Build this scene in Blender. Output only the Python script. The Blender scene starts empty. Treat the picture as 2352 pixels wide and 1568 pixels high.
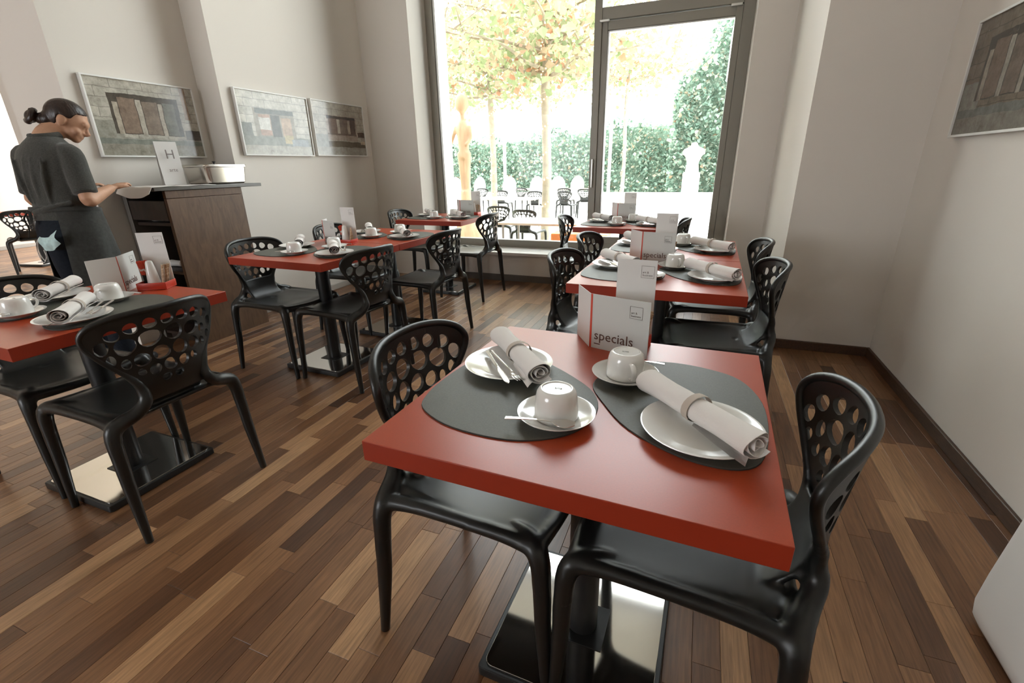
import bpy, bmesh, math, random
import numpy as np
from mathutils import Vector, Matrix, Euler
from mathutils.geometry import delaunay_2d_cdt

rng = random.Random(7)
S = bpy.context.scene
COL = S.collection

# ------------------------------------------------------------------ camera
FPX, PITCH, ROLL, YAW, CAM_H = 1073.7, .3593, .0192, -.376, 1.2098
def cam_axes():
    f = np.array([0, math.cos(PITCH), -math.sin(PITCH)]); r = np.array([1., 0, 0]); d = np.cross(f, r)
    r2 = math.cos(ROLL)*r + math.sin(ROLL)*d; d2 = -math.sin(ROLL)*r + math.cos(ROLL)*d
    Rz = np.array([[math.cos(YAW), -math.sin(YAW), 0], [math.sin(YAW), math.cos(YAW), 0], [0, 0, 1]])
    return np.array([r2, d2, f]) @ Rz
AX = cam_axes()
cam_data = bpy.data.cameras.new('camera'); cam = bpy.data.objects.new('camera', cam_data); COL.objects.link(cam)
cam_data.sensor_width = 36.0; cam_data.lens = FPX/2352*36.0
cam_data.clip_start = .02; cam_data.clip_end = 200
mw = Matrix.Identity(4)
for i in range(3):
    mw[i][0] = AX[0][i]; mw[i][1] = -AX[1][i]; mw[i][2] = -AX[2][i]
mw[2][3] = CAM_H
cam.matrix_world = mw
S.camera = cam

# ------------------------------------------------------------------ sky, sun, exposure
S.view_settings.view_transform = 'Standard'; S.view_settings.look = 'None'
S.view_settings.gamma = 1.0; S.view_settings.use_curve_mapping = False
S.view_settings.exposure = 0.40
SKY = 8.0
w = bpy.data.worlds.new('sky'); S.world = w; w.use_nodes = True
bg = w.node_tree.nodes['Background']; bg.inputs[0].default_value = (.93, .965, 1.0, 1); bg.inputs[1].default_value = SKY
sun_d = bpy.data.lights.new('sun', 'SUN'); sun_d.energy = 7.0; sun_d.angle = math.radians(1.0); sun_d.color = (1, .93, .82)
sun = bpy.data.objects.new('sun', sun_d); COL.objects.link(sun)
sun.rotation_euler = Vector((-.07, -.36, -.93)).to_track_quat('-Z', 'Y').to_euler()
def portal(name, loc, rot, sx, sy):
    d = bpy.data.lights.new(name, 'AREA'); d.shape = 'RECTANGLE'; d.size = sx; d.size_y = sy; d.cycles.is_portal = True
    o = bpy.data.objects.new(name, d); COL.objects.link(o); o.location = loc; o.rotation_euler = rot
portal('window_portal', (-1.35, 5.32, 2.45), (math.radians(-90), 0, 0), 3.3, 4.3)
portal('side_window_portal', (-7.9, 6.35, 1.6), (math.radians(-90), 0, 0), 6.3, 3.0)
portal('rear_fill_portal', (-4.2, -4.05, 1.7), (math.radians(90), 0, 0), 2.6, 1.8)  # guides sky light through an unseen rear opening, added as fill
S.cycles.max_bounces = 6; S.cycles.diffuse_bounces = 4; S.cycles.glossy_bounces = 4; S.cycles.transparent_max_bounces = 8
S.cycles.use_adaptive_sampling = True; S.cycles.adaptive_threshold = .08; S.cycles.adaptive_min_samples = 16
S.cycles.sample_clamp_indirect = 6.0; S.cycles.caustics_reflective = False; S.cycles.caustics_refractive = False

# ------------------------------------------------------------------ materials
MATS = {}
def mat(name, col, rough=.5, metal=0., spec=.5, var=0., vscale=20., bump=0., bscale=80., coat=0., stretch=(1, 1, 1), col2=None, sheen=0., emit=None):
    if name in MATS: return MATS[name]
    m = bpy.data.materials.new(name); m.use_nodes = True; nt = m.node_tree; n = nt.nodes; L = nt.links
    b = n['Principled BSDF']
    b.inputs['Base Color'].default_value = (*col, 1); b.inputs['Roughness'].default_value = rough
    b.inputs['Metallic'].default_value = metal; b.inputs['Specular IOR Level'].default_value = spec
    b.inputs['Coat Weight'].default_value = coat; b.inputs['Coat Roughness'].default_value = .06
    if sheen: b.inputs['Sheen Weight'].default_value = sheen
    if emit: b.inputs['Emission Color'].default_value = (*emit[:3], 1); b.inputs['Emission Strength'].default_value = emit[3]
    if var or bump or col2:
        tc = n.new('ShaderNodeTexCoord'); mp = n.new('ShaderNodeMapping'); mp.inputs['Scale'].default_value = stretch
        L.new(tc.outputs['Object'], mp.inputs['Vector'])
    if var or col2:
        nz = n.new('ShaderNodeTexNoise'); nz.inputs['Scale'].default_value = vscale; nz.inputs['Detail'].default_value = 5
        L.new(mp.outputs[0], nz.inputs['Vector'])
        rp = n.new('ShaderNodeValToRGB'); rp.color_ramp.elements[0].position = .3; rp.color_ramp.elements[1].position = .72
        if col2: c0, c1 = col, col2
        else: c0 = tuple(c*(1-var) for c in col); c1 = tuple(min(1, c*(1+var)) for c in col)
        rp.color_ramp.elements[0].color = (*c0, 1); rp.color_ramp.elements[1].color = (*c1, 1)
        L.new(nz.outputs['Fac'], rp.inputs[0]); L.new(rp.outputs[0], b.inputs['Base Color'])
    if bump:
        nb = n.new('ShaderNodeTexNoise'); nb.inputs['Scale'].default_value = bscale; nb.inputs['Detail'].default_value = 3
        L.new(mp.outputs[0], nb.inputs['Vector'])
        bp = n.new('ShaderNodeBump'); bp.inputs['Strength'].default_value = bump; bp.inputs['Distance'].default_value = .01
        L.new(nb.outputs['Fac'], bp.inputs['Height']); L.new(bp.outputs[0], b.inputs['Normal'])
    MATS[name] = m; return m

def leaf_mat(name, ramp, trans=.35):
    m = bpy.data.materials.new(name); m.use_nodes = True; n = m.node_tree.nodes; L = m.node_tree.links
    b = n['Principled BSDF']; b.inputs['Roughness'].default_value = .6
    g = n.new('ShaderNodeNewGeometry'); rp = n.new('ShaderNodeValToRGB'); els = rp.color_ramp.elements
    while len(els) < len(ramp): els.new(.5)
    for e, (p, c) in zip(els, ramp): e.position = p; e.color = (*c, 1)
    L.new(g.outputs['Random Per Island'], rp.inputs[0]); L.new(rp.outputs[0], b.inputs['Base Color'])
    tr = n.new('ShaderNodeBsdfTranslucent'); L.new(rp.outputs[0], tr.inputs[0])
    mx = n.new('ShaderNodeMixShader'); mx.inputs[0].default_value = trans
    L.new(b.outputs[0], mx.inputs[1]); L.new(tr.outputs[0], mx.inputs[2]); L.new(mx.outputs[0], n['Material Output'].inputs[0])
    return m

def wood_floor_mat():
    m = bpy.data.materials.new('oak_parquet'); m.use_nodes = True; n = m.node_tree.nodes; L = m.node_tree.links
    b = n['Principled BSDF']
    g = n.new('ShaderNodeNewGeometry'); oi = n.new('ShaderNodeObjectInfo')
    ad = n.new('ShaderNodeMath'); ad.operation = 'ADD'; L.new(g.outputs['Random Per Island'], ad.inputs[0]); L.new(oi.outputs['Random'], ad.inputs[1])
    fr = n.new('ShaderNodeMath'); fr.operation = 'FRACT'; L.new(ad.outputs[0], fr.inputs[0])
    rp = n.new('ShaderNodeValToRGB'); e = rp.color_ramp.elements
    stops = [(0, (.062, .028, .014)), (.2, (.110, .051, .024)), (.45, (.155, .076, .036)), (.68, (.20, .102, .050)), (.88, (.26, .142, .071)), (1, (.34, .20, .105))]
    while len(e) < len(stops): e.new(.5)
    for x, (p, c) in zip(e, stops): x.position = p; x.color = (c[0]*1.28, c[1]*1.27, c[2]*1.24, 1)
    L.new(fr.outputs[0], rp.inputs[0])
    off = n.new('ShaderNodeVectorMath'); off.operation = 'SCALE'; cx = n.new('ShaderNodeCombineXYZ')
    L.new(fr.outputs[0], cx.inputs[0]); L.new(fr.outputs[0], cx.inputs[1]); off.inputs['Scale'].default_value = 37.0; L.new(cx.outputs[0], off.inputs[0])
    av = n.new('ShaderNodeVectorMath'); av.operation = 'ADD'; L.new(g.outputs['Position'], av.inputs[0]); L.new(off.outputs[0], av.inputs[1])
    mp = n.new('ShaderNodeMapping'); mp.inputs['Scale'].default_value = (60, 3.2, 1); L.new(av.outputs[0], mp.inputs[0])
    nz = n.new('ShaderNodeTexNoise'); nz.inputs['Scale'].default_value = 2.2; nz.inputs['Detail'].default_value = 6; nz.inputs['Distortion'].default_value = .6
    L.new(mp.outputs[0], nz.inputs[0])
    r2 = n.new('ShaderNodeValToRGB'); r2.color_ramp.elements[0].position = .28; r2.color_ramp.elements[0].color = (.62, .60, .58, 1); r2.color_ramp.elements[1].position = .7; r2.color_ramp.elements[1].color = (1.15, 1.12, 1.1, 1)
    L.new(nz.outputs['Fac'], r2.inputs[0])
    mm = n.new('ShaderNodeMixRGB'); mm.blend_type = 'MULTIPLY'; mm.inputs[0].default_value = 1; L.new(rp.outputs[0], mm.inputs[1]); L.new(r2.outputs[0], mm.inputs[2])
    L.new(mm.outputs[0], b.inputs['Base Color'])
    b.inputs['Roughness'].default_value = .33; b.inputs['Specular IOR Level'].default_value = .5
    bp = n.new('ShaderNodeBump'); bp.inputs['Strength'].default_value = .12; bp.inputs['Distance'].default_value = .002
    L.new(nz.outputs['Fac'], bp.inputs['Height']); L.new(bp.outputs[0], b.inputs['Normal'])
    return m

def glass_mat():
    m = bpy.data.materials.new('window_glass'); m.use_nodes = True; n = m.node_tree.nodes; L = m.node_tree.links
    n.remove(n['Principled BSDF'])
    t = n.new('ShaderNodeBsdfTransparent'); t.inputs[0].default_value = (.96, .98, .97, 1)
    gl = n.new('ShaderNodeBsdfGlossy'); gl.inputs['Roughness'].default_value = .02
    fz = n.new('ShaderNodeFresnel'); fz.inputs[0].default_value = 1.2
    mx = n.new('ShaderNodeMixShader'); L.new(fz.outputs[0], mx.inputs[0]); L.new(t.outputs[0], mx.inputs[1]); L.new(gl.outputs[0], mx.inputs[2])
    L.new(mx.outputs[0], n['Material Output'].inputs[0]); return m

def wood_panel_mat(name, c0, c1, sc=(3, 3, .6), rough=.42):
    m = bpy.data.materials.new(name); m.use_nodes = True; n = m.node_tree.nodes; L = m.node_tree.links; b = n['Principled BSDF']
    tc = n.new('ShaderNodeTexCoord'); mp = n.new('ShaderNodeMapping'); mp.inputs['Scale'].default_value = sc; L.new(tc.outputs['Object'], mp.inputs[0])
    nz = n.new('ShaderNodeTexNoise'); nz.inputs['Scale'].default_value = 12; nz.inputs['Detail'].default_value = 7; nz.inputs['Distortion'].default_value = 1.2; L.new(mp.outputs[0], nz.inputs[0])
    rp = n.new('ShaderNodeValToRGB'); rp.color_ramp.elements[0].position = .3; rp.color_ramp.elements[1].position = .7
    rp.color_ramp.elements[0].color = (*c0, 1); rp.color_ramp.elements[1].color = (*c1, 1)
    L.new(nz.outputs['Fac'], rp.inputs[0]); L.new(rp.outputs[0], b.inputs['Base Color']); b.inputs['Roughness'].default_value = rough
    return m

WALL = mat('white_plaster', (.745, .70, .645), .9, spec=.2)
CEIL = mat('ceiling_paint', (.80, .77, .73), .9, spec=.2)
BASEB = wood_panel_mat('dark_baseboard_wood', (.045, .023, .013), (.10, .052, .028), (8, 1, 8), .45)
BASEG = mat('taupe_skirting', (.13, .11, .09), .6)
FRAME = mat('grey_window_frame', (.29, .272, .235), .42, metal=.1)
SILVER = mat('brushed_aluminium', (.75, .75, .73), .35, metal=.9)
FLOORJ = mat('floor_joint', (.03, .017, .01), .8)
OAK = wood_floor_mat()
GLASS = glass_mat()
BLACK = mat('black_moulded_plastic', (.011, .0115, .0105), .36, spec=.48, bump=.03, bscale=900)
BLACKM = mat('black_powder_coat', (.012, .012, .012), .42)
MIRROR = mat('polished_steel_plate', (.62, .60, .57), .07, metal=1.0)
REDTOP = mat('red_laminate', (.40, .056, .018), .31, spec=.5, var=.05, vscale=300)
REDEDGE = mat('red_laminate_edge', (.32, .030, .010), .42, spec=.4)
PORC = mat('white_porcelain', (.80, .79, .76), .16, spec=.6, coat=.4)
LEATHER = mat('grey_leather_mat', (.088, .090, .074), .50, spec=.45, var=.12, vscale=260, bump=.12, bscale=900)
LEATHER_EDGE = mat('dark_leather_edge', (.03, .028, .025), .7)
NAPK = mat('white_napkin_paper', (.80, .765, .74), .95, spec=.1, bump=.10, bscale=500)
BAND = mat('taupe_paper_band', (.52, .45, .39), .8)
STEEL = mat('polished_cutlery_steel', (.78, .76, .72), .16, metal=1.0)
CARD = mat('white_card', (.76, .745, .73), .7, spec=.2)
CARDG = mat('pale_grey_card', (.62, .63, .61), .6, spec=.25)
RED = mat('red_print', (.62, .055, .02), .5)
REDP = mat('red_plastic', (.55, .045, .02), .35)
INK = mat('brown_ink', (.11, .05, .035), .8)
INKG = mat('grey_ink', (.22, .19, .18), .8)
BROWNS = mat('brown_sachet_paper', (.30, .16, .07), .7, col2=(.7, .55, .4), vscale=160)
WOODC = wood_panel_mat('brown_counter_veneer', (.078, .038, .018), (.145, .078, .038), (2.2, 2.2, .5), .5)
WOODCD = wood_panel_mat('dark_counter_veneer', (.020, .013, .010), (.045, .028, .02), (3, 3, .6), .4)
WHITEP = mat('white_lacquer', (.78, .76, .73), .45)

# ------------------------------------------------------------------ helpers
def new_obj(name, me, parent=None, m=None):
    o = bpy.data.objects.new(name, me); COL.objects.link(o)
    if parent is not None: o.parent = parent
    if m is not None and me is not None and len(me.materials) == 0: me.materials.append(m)
    return o
def empty(name, loc=(0, 0, 0), rz=0.):
    o = bpy.data.objects.new(name, None); COL.objects.link(o); o.location = loc; o.rotation_euler = (0, 0, rz); o.empty_display_size = .1
    return o
def tag(o, label, cat, group=None):
    o['label'] = label; o['category'] = cat
    if group: o['group'] = group
    return o
def struct(o, label=None):
    o['kind'] = 'structure'
    if label: o['label'] = label
    return o
def bm_mesh(bm, name, m=None, smooth=None):
    me = bpy.data.meshes.new(name)
    bmesh.ops.recalc_face_normals(bm, faces=bm.faces)
    bm.to_mesh(me); bm.free()
    if m is not None: me.materials.append(m)
    if smooth is not None:
        for p in me.polygons: p.use_smooth = True
        me.set_sharp_from_angle(angle=math.radians(smooth))
    return me
def add_box(bm, lo, hi, bevel=0., mtx=None, seg=2):
    r = bmesh.ops.create_cube(bm, size=1.0); vs = r['verts']
    c = [(a+b)/2 for a, b in zip(lo, hi)]; s = [b-a for a, b in zip(lo, hi)]
    for v in vs: v.co = Vector((v.co.x*s[0]+c[0], v.co.y*s[1]+c[1], v.co.z*s[2]+c[2]))
    if bevel:
        es = list({e for v in vs for e in v.link_edges})
        q = bmesh.ops.bevel(bm, geom=es, offset=bevel, segments=seg, affect='EDGES', profile=.5)
        vs = list({v for f in q['faces'] for v in f.verts} | {v for v in vs if v.is_valid})
    if mtx is not None:
        for v in vs: v.co = mtx @ v.co
    return vs
def box_mesh(name, lo, hi, m, bevel=0., smooth=None):
    bm = bmesh.new(); add_box(bm, lo, hi, bevel); me = bm_mesh(bm, name, m, 50 if bevel and smooth is None else smooth)
    for p in me.polygons:
        if max(abs(c) for c in p.normal) > .9995: p.use_smooth = False     # big faces stay truly flat
    return me
def box(name, lo, hi, m, parent=None, bevel=0.):
    """box object with its origin at its own base centre"""
    c = Vector(((lo[0]+hi[0])/2, (lo[1]+hi[1])/2, lo[2]))
    me = box_mesh(name, [a-b for a, b in zip(lo, c)], [a-b for a, b in zip(hi, c)], m, bevel)
    o = new_obj(name, me, parent); o.location = c; return o
def catmull(pts, n):
    pts = [Vector(p) for p in pts]; out = []
    P = [2*pts[0]-pts[1]] + pts + [2*pts[-1]-pts[-2]]
    for i in range(1, len(P)-2):
        for k in range(n):
            t = k/n; a, b, c, d = P[i-1], P[i], P[i+1], P[i+2]
            out.append(.5*((2*b)+(-a+c)*t+(2*a-5*b+4*c-d)*t*t+(-a+3*b-3*c+d)*t**3))
    out.append(pts[-1]); return out
def closed_catmull(pts, n):
    pts = [Vector(p) for p in pts]; N = len(pts); out = []
    for i in range(N):
        a, b, c, d = pts[i-1], pts[i], pts[(i+1) % N], pts[(i+2) % N]
        for k in range(n):
            t = k/n
            out.append(.5*((2*b)+(-a+c)*t+(2*a-5*b+4*c-d)*t*t+(-a+3*b-3*c+d)*t**3))
    return out
def add_tube(bm, pts, radii, seg=10, sub=4, flat=None, closed=False):
    """sweep; radii per control point; flat=(sx,sy) squashes the section in its frame"""
    if closed: P = closed_catmull(pts, sub) if sub > 1 else [Vector(p) for p in pts]; R = [radii if not hasattr(radii, '__len__') else radii[0]]*len(P)
    else:
        n = len(pts)
        if not hasattr(radii, '__len__'): radii = [radii]*n
        P = catmull(pts, sub) if sub > 1 and n > 2 else [Vector(p) for p in pts]
        R = []
        for i in range(len(P)):
            t = i/(len(P)-1)*(n-1); k = min(int(t), n-2); R.append(radii[k]+(radii[k+1]-radii[k])*(t-k))
    m = len(P); rings = []
    T0 = (P[1]-P[0]).normalized(); up = Vector((0, 0, 1)) if abs(T0.z) < .9 else Vector((1, 0, 0))
    N = (up - T0*up.dot(T0)).normalized()
    for i in range(m):
        if closed: T = (P[(i+1) % m]-P[i-1])
        else: T = (P[min(i+1, m-1)]-P[max(i-1, 0)])
        T.normalize(); N = (N - T*N.dot(T)); N.normalize(); B = T.cross(N)
        sx, sy = flat or (1, 1)
        rings.append([bm.verts.new(P[i] + R[i]*(sx*math.cos(2*math.pi*k/seg)*N + sy*math.sin(2*math.pi*k/seg)*B)) for k in range(seg)])
    for i in range(m if closed else m-1):
        a, b = rings[i], rings[(i+1) % m]
        for k in range(seg): bm.faces.new((a[k], a[(k+1) % seg], b[(k+1) % seg], b[k]))
    if not closed:
        for ring, sgn, i in ((rings[0], -1, 0), (rings[-1], 1, -1)):
            T = (P[1]-P[0]) if i == 0 else (P[-1]-P[-2]); T.normalize()
            c = bm.verts.new(P[i] + sgn*T*R[i]*.35)
            for k in range(seg): bm.faces.new((ring[k], ring[(k+1) % seg], c))
    return rings
def tube_mesh(name, pts, radii, m, seg=10, sub=4, flat=None, closed=False):
    bm = bmesh.new(); add_tube(bm, pts, radii, seg, sub, flat, closed); return bm_mesh(bm, name, m, 60)
def add_lathe(bm, prof, seg=32, origin=(0, 0, 0)):
    ox, oy, oz = origin; rings = []
    for r, z in prof:
        if r < 1e-5: rings.append([bm.verts.new((ox, oy, oz+z))])
        else: rings.append([bm.verts.new((ox+r*math.cos(2*math.pi*k/seg), oy+r*math.sin(2*math.pi*k/seg), oz+z)) for k in range(seg)])
    for a, b in zip(rings, rings[1:]):
        for k in range(seg):
            k2 = (k+1) % seg
            if len(a) == 1 and len(b) == 1: continue
            if len(a) == 1: bm.faces.new((a[0], b[k2], b[k]))
            elif len(b) == 1: bm.faces.new((a[k], a[k2], b[0]))
            else: bm.faces.new((a[k], a[k2], b[k2], b[k]))
def lathe_mesh(name, prof, m, seg=32, smooth=35):
    bm = bmesh.new(); add_lathe(bm, prof, seg); return bm_mesh(bm, name, m, smooth)
def prism_mesh(name, poly, z0, z1, m, bevel=0., smooth=40, m_side=None):
    bm = bmesh.new(); vs = [bm.verts.new((p[0], p[1], z0)) for p in poly]; f = bm.faces.new(vs)
    r = bmesh.ops.extrude_face_region(bm, geom=[f]); tv = [g for g in r['geom'] if isinstance(g, bmesh.types.BMVert)]
    for v in tv: v.co.z = z1
    bm.normal_update()
    if bevel:
        es = [e for e in bm.edges if len(e.link_faces) == 2 and all(abs(v.co.z-z1) < 1e-6 for v in e.verts)]
        bmesh.ops.bevel(bm, geom=es, offset=bevel, segments=2, affect='EDGES', profile=.5)
    me = bm_mesh(bm, name, m, smooth)
    for p in me.polygons:
        if abs(p.normal.z) > .9995: p.use_smooth = False
    if m_side is not None:
        me.materials.append(m_side)
        for p in me.polygons:
            if abs(p.normal.z) < .7: p.material_index = 1
    return me
def rounded_rect(w, d, r, n=5):
    out = []
    for cx, cy, a0 in ((w/2-r, d/2-r, 0), (-w/2+r, d/2-r, 90), (-w/2+r, -d/2+r, 180), (w/2-r, -d/2+r, 270)):
        for k in range(n+1):
            a = math.radians(a0+90*k/n); out.append((cx+r*math.cos(a), cy+r*math.sin(a)))
    return out
def text_mesh(name, body, size, m, align='LEFT', ext=.0002, bold=0.):
    c = bpy.data.curves.new(name, 'FONT'); c.body = body; c.size = size; c.align_x = align; c.extrude = ext; c.resolution_u = 2; c.offset = bold
    o = bpy.data.objects.new('tmp', c); COL.objects.link(o)
    dg = bpy.context.evaluated_depsgraph_get(); me = bpy.data.meshes.new_from_object(o.evaluated_get(dg))
    bpy.data.objects.remove(o); bpy.data.curves.remove(c); me.name = name
    me.materials.clear(); me.materials.append(m); return me
def remeshed(name, bm, m, voxel=.006, smooth_it=4):
    me = bpy.data.meshes.new('tmp'); bm.to_mesh(me); bm.free()
    o = bpy.data.objects.new('tmp', me); COL.objects.link(o)
    r = o.modifiers.new('r', 'REMESH'); r.mode = 'VOXEL'; r.voxel_size = voxel; r.use_smooth_shade = True
    s = o.modifiers.new('s', 'SMOOTH'); s.factor = .5; s.iterations = smooth_it
    dg = bpy.context.evaluated_depsgraph_get(); out = bpy.data.meshes.new_from_object(o.evaluated_get(dg))
    bpy.data.objects.remove(o); bpy.data.meshes.remove(me); out.name = name
    out.materials.clear(); out.materials.append(m)
    for p in out.polygons: p.use_smooth = True
    return out
def dup(root, loc=None, rz=None, parent=None):
    c = root.copy(); COL.objects.link(c); c.parent = parent
    if loc is not None: c.location = loc
    if rz is not None: c.rotation_euler = (0, 0, rz)
    for ch in list(root.children): dup(ch, parent=c)
    return c

# ------------------------------------------------------------------ room shell
ZC = 4.70
XR, XL, XN = 1.13, -3.57, -3.80        # right wall, picture wall, niche wall
YW, YG = 4.80, 5.15                     # window wall face, glazing plane
floor = box('floor', (-11.6, -4.2, -.12), (2.2, 6.4, -.012), FLOORJ); struct(floor, 'dark oiled oak strip parquet floor of the dining room')
struct(box('ceiling', (-11.6, -4.2, ZC), (2.2, 5.25, ZC+.15), CEIL), 'plain pale ceiling above the dining room')
struct(box('ceiling_side', (-11.6, 5.25, ZC), (-4.0, 6.6, ZC+.15), CEIL), 'plain pale ceiling above the far seating area')
def wall(name, lo, hi, label): return struct(box(name, lo, hi, WALL), label)
wall('wall_right', (XR, -4.2, -.01), (XR+.3, 3.48, ZC), 'pale plaster wall on the right with a hanging picture')
wall('wall_facing', (.54, 3.48, -.01), (XR+.3, 5.6, ZC), 'projecting pale wall block right of the window')
wall('wall_back_right', (.25, YW, -.01), (.54, 5.6, ZC), 'narrow pale wall strip between window and projecting block')
wall('wall_back_left', (XL-.3, YW, -.01), (-2.96, 5.6, ZC), 'pale wall strip left of the tall window')
wall('wall_back_low', (-2.96, YW, -.01), (.25, 5.35, .285), 'low pale wall under the tall window')
wall('wall_left', (XL-.45, 2.98, -.01), (XL, 5.6, ZC), 'bright left wall with two framed pictures')
wall('wall_niche', (XN-.3, 2.05, -.01), (XN, 3.1, ZC), 'pale recessed wall behind the wooden counter')
wall('wall_pillar', (-4.39, 2.05, -.01), (XN-.30, 2.6, ZC), 'pale pillar face behind the standing person')
wall('wall_fin', (-6.32, 2.9, -.01), (-5.8, 3.2, ZC), 'thin bright white wall edge beyond the pillar')
wall('wall_far_left', (-11.6, -4.2, -.01), (-11.2, 6.4, ZC), 'bright white end wall of the far seating area')
wall('wall_side_back', (-11.6, 6.3, -.01), (-11.0, 6.6, ZC), 'white pier beside the far side window')
wall('wall_side_low', (-11.0, 6.3, -.01), (-4.6, 6.6, .12), 'low white wall below the far side window')
wall('wall_side_end', (-4.75, 2.61, -.01), (-4.0, 6.6, ZC), 'white wall separating the far seating area')
wall('wall_rear', (-11.6, -4.2, -.01), (-5.5, -3.95, ZC), 'pale rear wall left of the added fill-light opening')  # gap between the rear walls is added, sized to fill the shaded walls
wall('wall_rear_right', (-2.9, -4.2, -.01), (XR+.3, -3.95, ZC), 'pale rear wall right of the added fill-light opening')
wall('wall_rear_low', (-5.5, -4.2, -.01), (-2.9, -3.95, .8), 'pale low wall under the added fill-light opening')
wall('wall_rear_top', (-5.5, -4.2, 2.6), (-2.9, -3.95, ZC), 'pale wall above the added fill-light opening')
# skirting
struct(box('baseboard_right', (XR-.016, 1.0, 0), (XR, 3.48, .062), BASEB, bevel=.004), 'dark wooden skirting along the right wall')
struct(box('baseboard_facing', (.54, 3.464, 0), (XR-.016, 3.48, .062), BASEB, bevel=.004), 'dark wooden skirting on the projecting wall')
struct(box('baseboard_side', (.524, 3.464, 0), (.54, YW, .062), BASEB, bevel=.004), 'dark wooden skirting beside the window bay')
struct(box('baseboard_window', (-2.96, YW-.016, 0), (.25, YW, .072), BASEG, bevel=.003), 'taupe skirting under the tall window')
struct(box('baseboard_left', (XL, 2.98, 0), (XL+.014, YW, .055), mat('grey_skirting', (.42, .39, .35), .6), bevel=.003), 'grey skirting along the picture wall')
struct(box('window_sill_1', (-2.96, YW-.02, .285), (.25, YG+.02, .318), mat('white_sill', (.80, .79, .77), .4), bevel=.004), 'white sill under the tall window')
struct(box('baseboard_far', (-11.2, -1, 0), (-11.185, 6.3, .06), mat('grey_skirting', (.42, .39, .35), .6)), 'grey skirting on the far end wall')

# floor strips: 70 x 480 mm
PW, PL = .07, .48
def plank_me(name, wid, ln):
    bm = bmesh.new(); add_plank(bm, 0, 0, wid, ln); return bm_mesh(bm, name, OAK)
def add_plank(bm, cx, cy, wid, ln):
    rings = []
    for ins, z in ((.0003, -.0118), (.0003, -.0008), (.0011, 0.)):
        a, b = wid/2-ins, ln/2-ins
        rings.append([bm.verts.new((cx+x, cy+y, z)) for x, y in ((-a, -b), (a, -b), (a, b), (-a, b))])
    for r0, r1 in zip(rings, rings[1:]):
        for k in range(4): bm.faces.new((r0[k], r0[(k+1) % 4], r1[(k+1) % 4], r1[k]))
    bm.faces.new(rings[2])
planks = []
x0 = -1.36 - PW*math.ceil((11.15-1.36)/PW)
i = 0
while True:
    xa = x0 + i*PW
    if xa > 1.42: break
    o = rng.uniform(0, PL); y = -4.0 - o
    while y < 6.3:
        cx, cy = xa+PW/2, y+PL/2
        c = AX @ np.array([cx, cy, -CAM_H]); vis = False; area = 0
        if c[2] > .2:
            u, v = FPX*c[0]/c[2], FPX*c[1]/c[2]
            if abs(u) < 1290 and abs(v) < 900 and cy > .2: vis = True; area = 1/c[2]**3
        planks.append((area if vis else 0, cx, cy)); y += PL
    i += 1
planks.sort(reverse=True)
pme = plank_me('plank', PW, PL)
for a, cx, cy in planks[:300]:
    o = new_obj('plank', pme, floor); o.location = (cx-floor.location.x, cy-floor.location.y, -floor.location.z)
bm = bmesh.new()
for a, cx, cy in planks[300:]: add_plank(bm, cx, cy, PW, PL)
o = new_obj('planks_beyond', bm_mesh(bm, 'planks_beyond', OAK), floor); o.location = -Vector(floor.location); o['kind'] = 'stuff'

# ------------------------------------------------------------------ main window
win = empty('window_1', (-1.35, YG, .30)); struct(win, 'tall grey framed window with fixed pane and door-height casement')
def wpart(name, lo, hi, m, bevel=.004, parent=win):
    o = box(name, lo, hi, m, None, bevel); o.parent = parent
    o.location = o.location - (Vector(win.location) if parent is win else Vector(win.location)+Vector(parent.location)); return o
ZT = ZC
wpart('frame_left', (-2.96, YG, .318), (-2.87, YG+.09, ZT), FRAME); wpart('frame_bead', (-2.87, YG+.015, .40), (-2.845, YG+.075, ZT), SILVER, .002)
wpart('frame_right', (.155, YG, .318), (.25, YG+.09, ZT), FRAME)
wpart('frame_bottom', (-2.87, YG, .318), (.155, YG+.09, .40), FRAME)
wpart('frame_top', (-2.87, YG, ZT-.07), (.155, YG+.09, ZT), FRAME)
wpart('mullion', (-1.125, YG-.02, .40), (-1.055, YG+.09, ZT-.07), FRAME)
csh = wpart('casement_frame', (-1.055, YG+.0, .40), (-1.0, YG+.08, 2.47), FRAME)
wpart('casement_bead', (-1.0, YG+.02, .47), (-.985, YG+.07, 2.39), SILVER, .002)
wpart('casement_rail', (-1.0, YG, 2.39), (.155, YG+.08, 2.465), FRAME)
wpart('casement_bead', (-.985, YG+.015, 2.378), (.155, YG+.07, 2.39), SILVER, .002)
wpart('casement_bottom', (-1.0, YG, .40), (.155, YG+.08, .47), FRAME)
wpart('casement_stile', (.10, YG-.005, .40), (.155, YG+.08, 2.47), FRAME)
wpart('transom', (-1.055, YG-.012, 2.475), (.155, YG+.09, 2.575), FRAME)
for xh in (-1.03, .10): wpart('hinge', (xh-.045, YG-.03, 2.455), (xh+.045, YG-.004, 2.475), SILVER, .004)
hd = wpart('handle', (-1.10, YG-.055, .98), (-1.083, YG-.035, 1.26), SILVER, .005)
wpart('handle_boss', (-1.103, YG-.04, 1.22), (-1.08, YG-.018, 1.25), SILVER, .004)
wpart('pane', (-2.85, YG+.04, .40), (-1.125, YG+.046, ZT-.07), GLASS, 0)
wpart('pane', (-.99, YG+.04, .47), (.10, YG+.046, 2.385), GLASS, 0)
wpart('pane', (-1.055, YG+.04, 2.575), (.155, YG+.046, ZT-.07), GLASS, 0)
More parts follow.
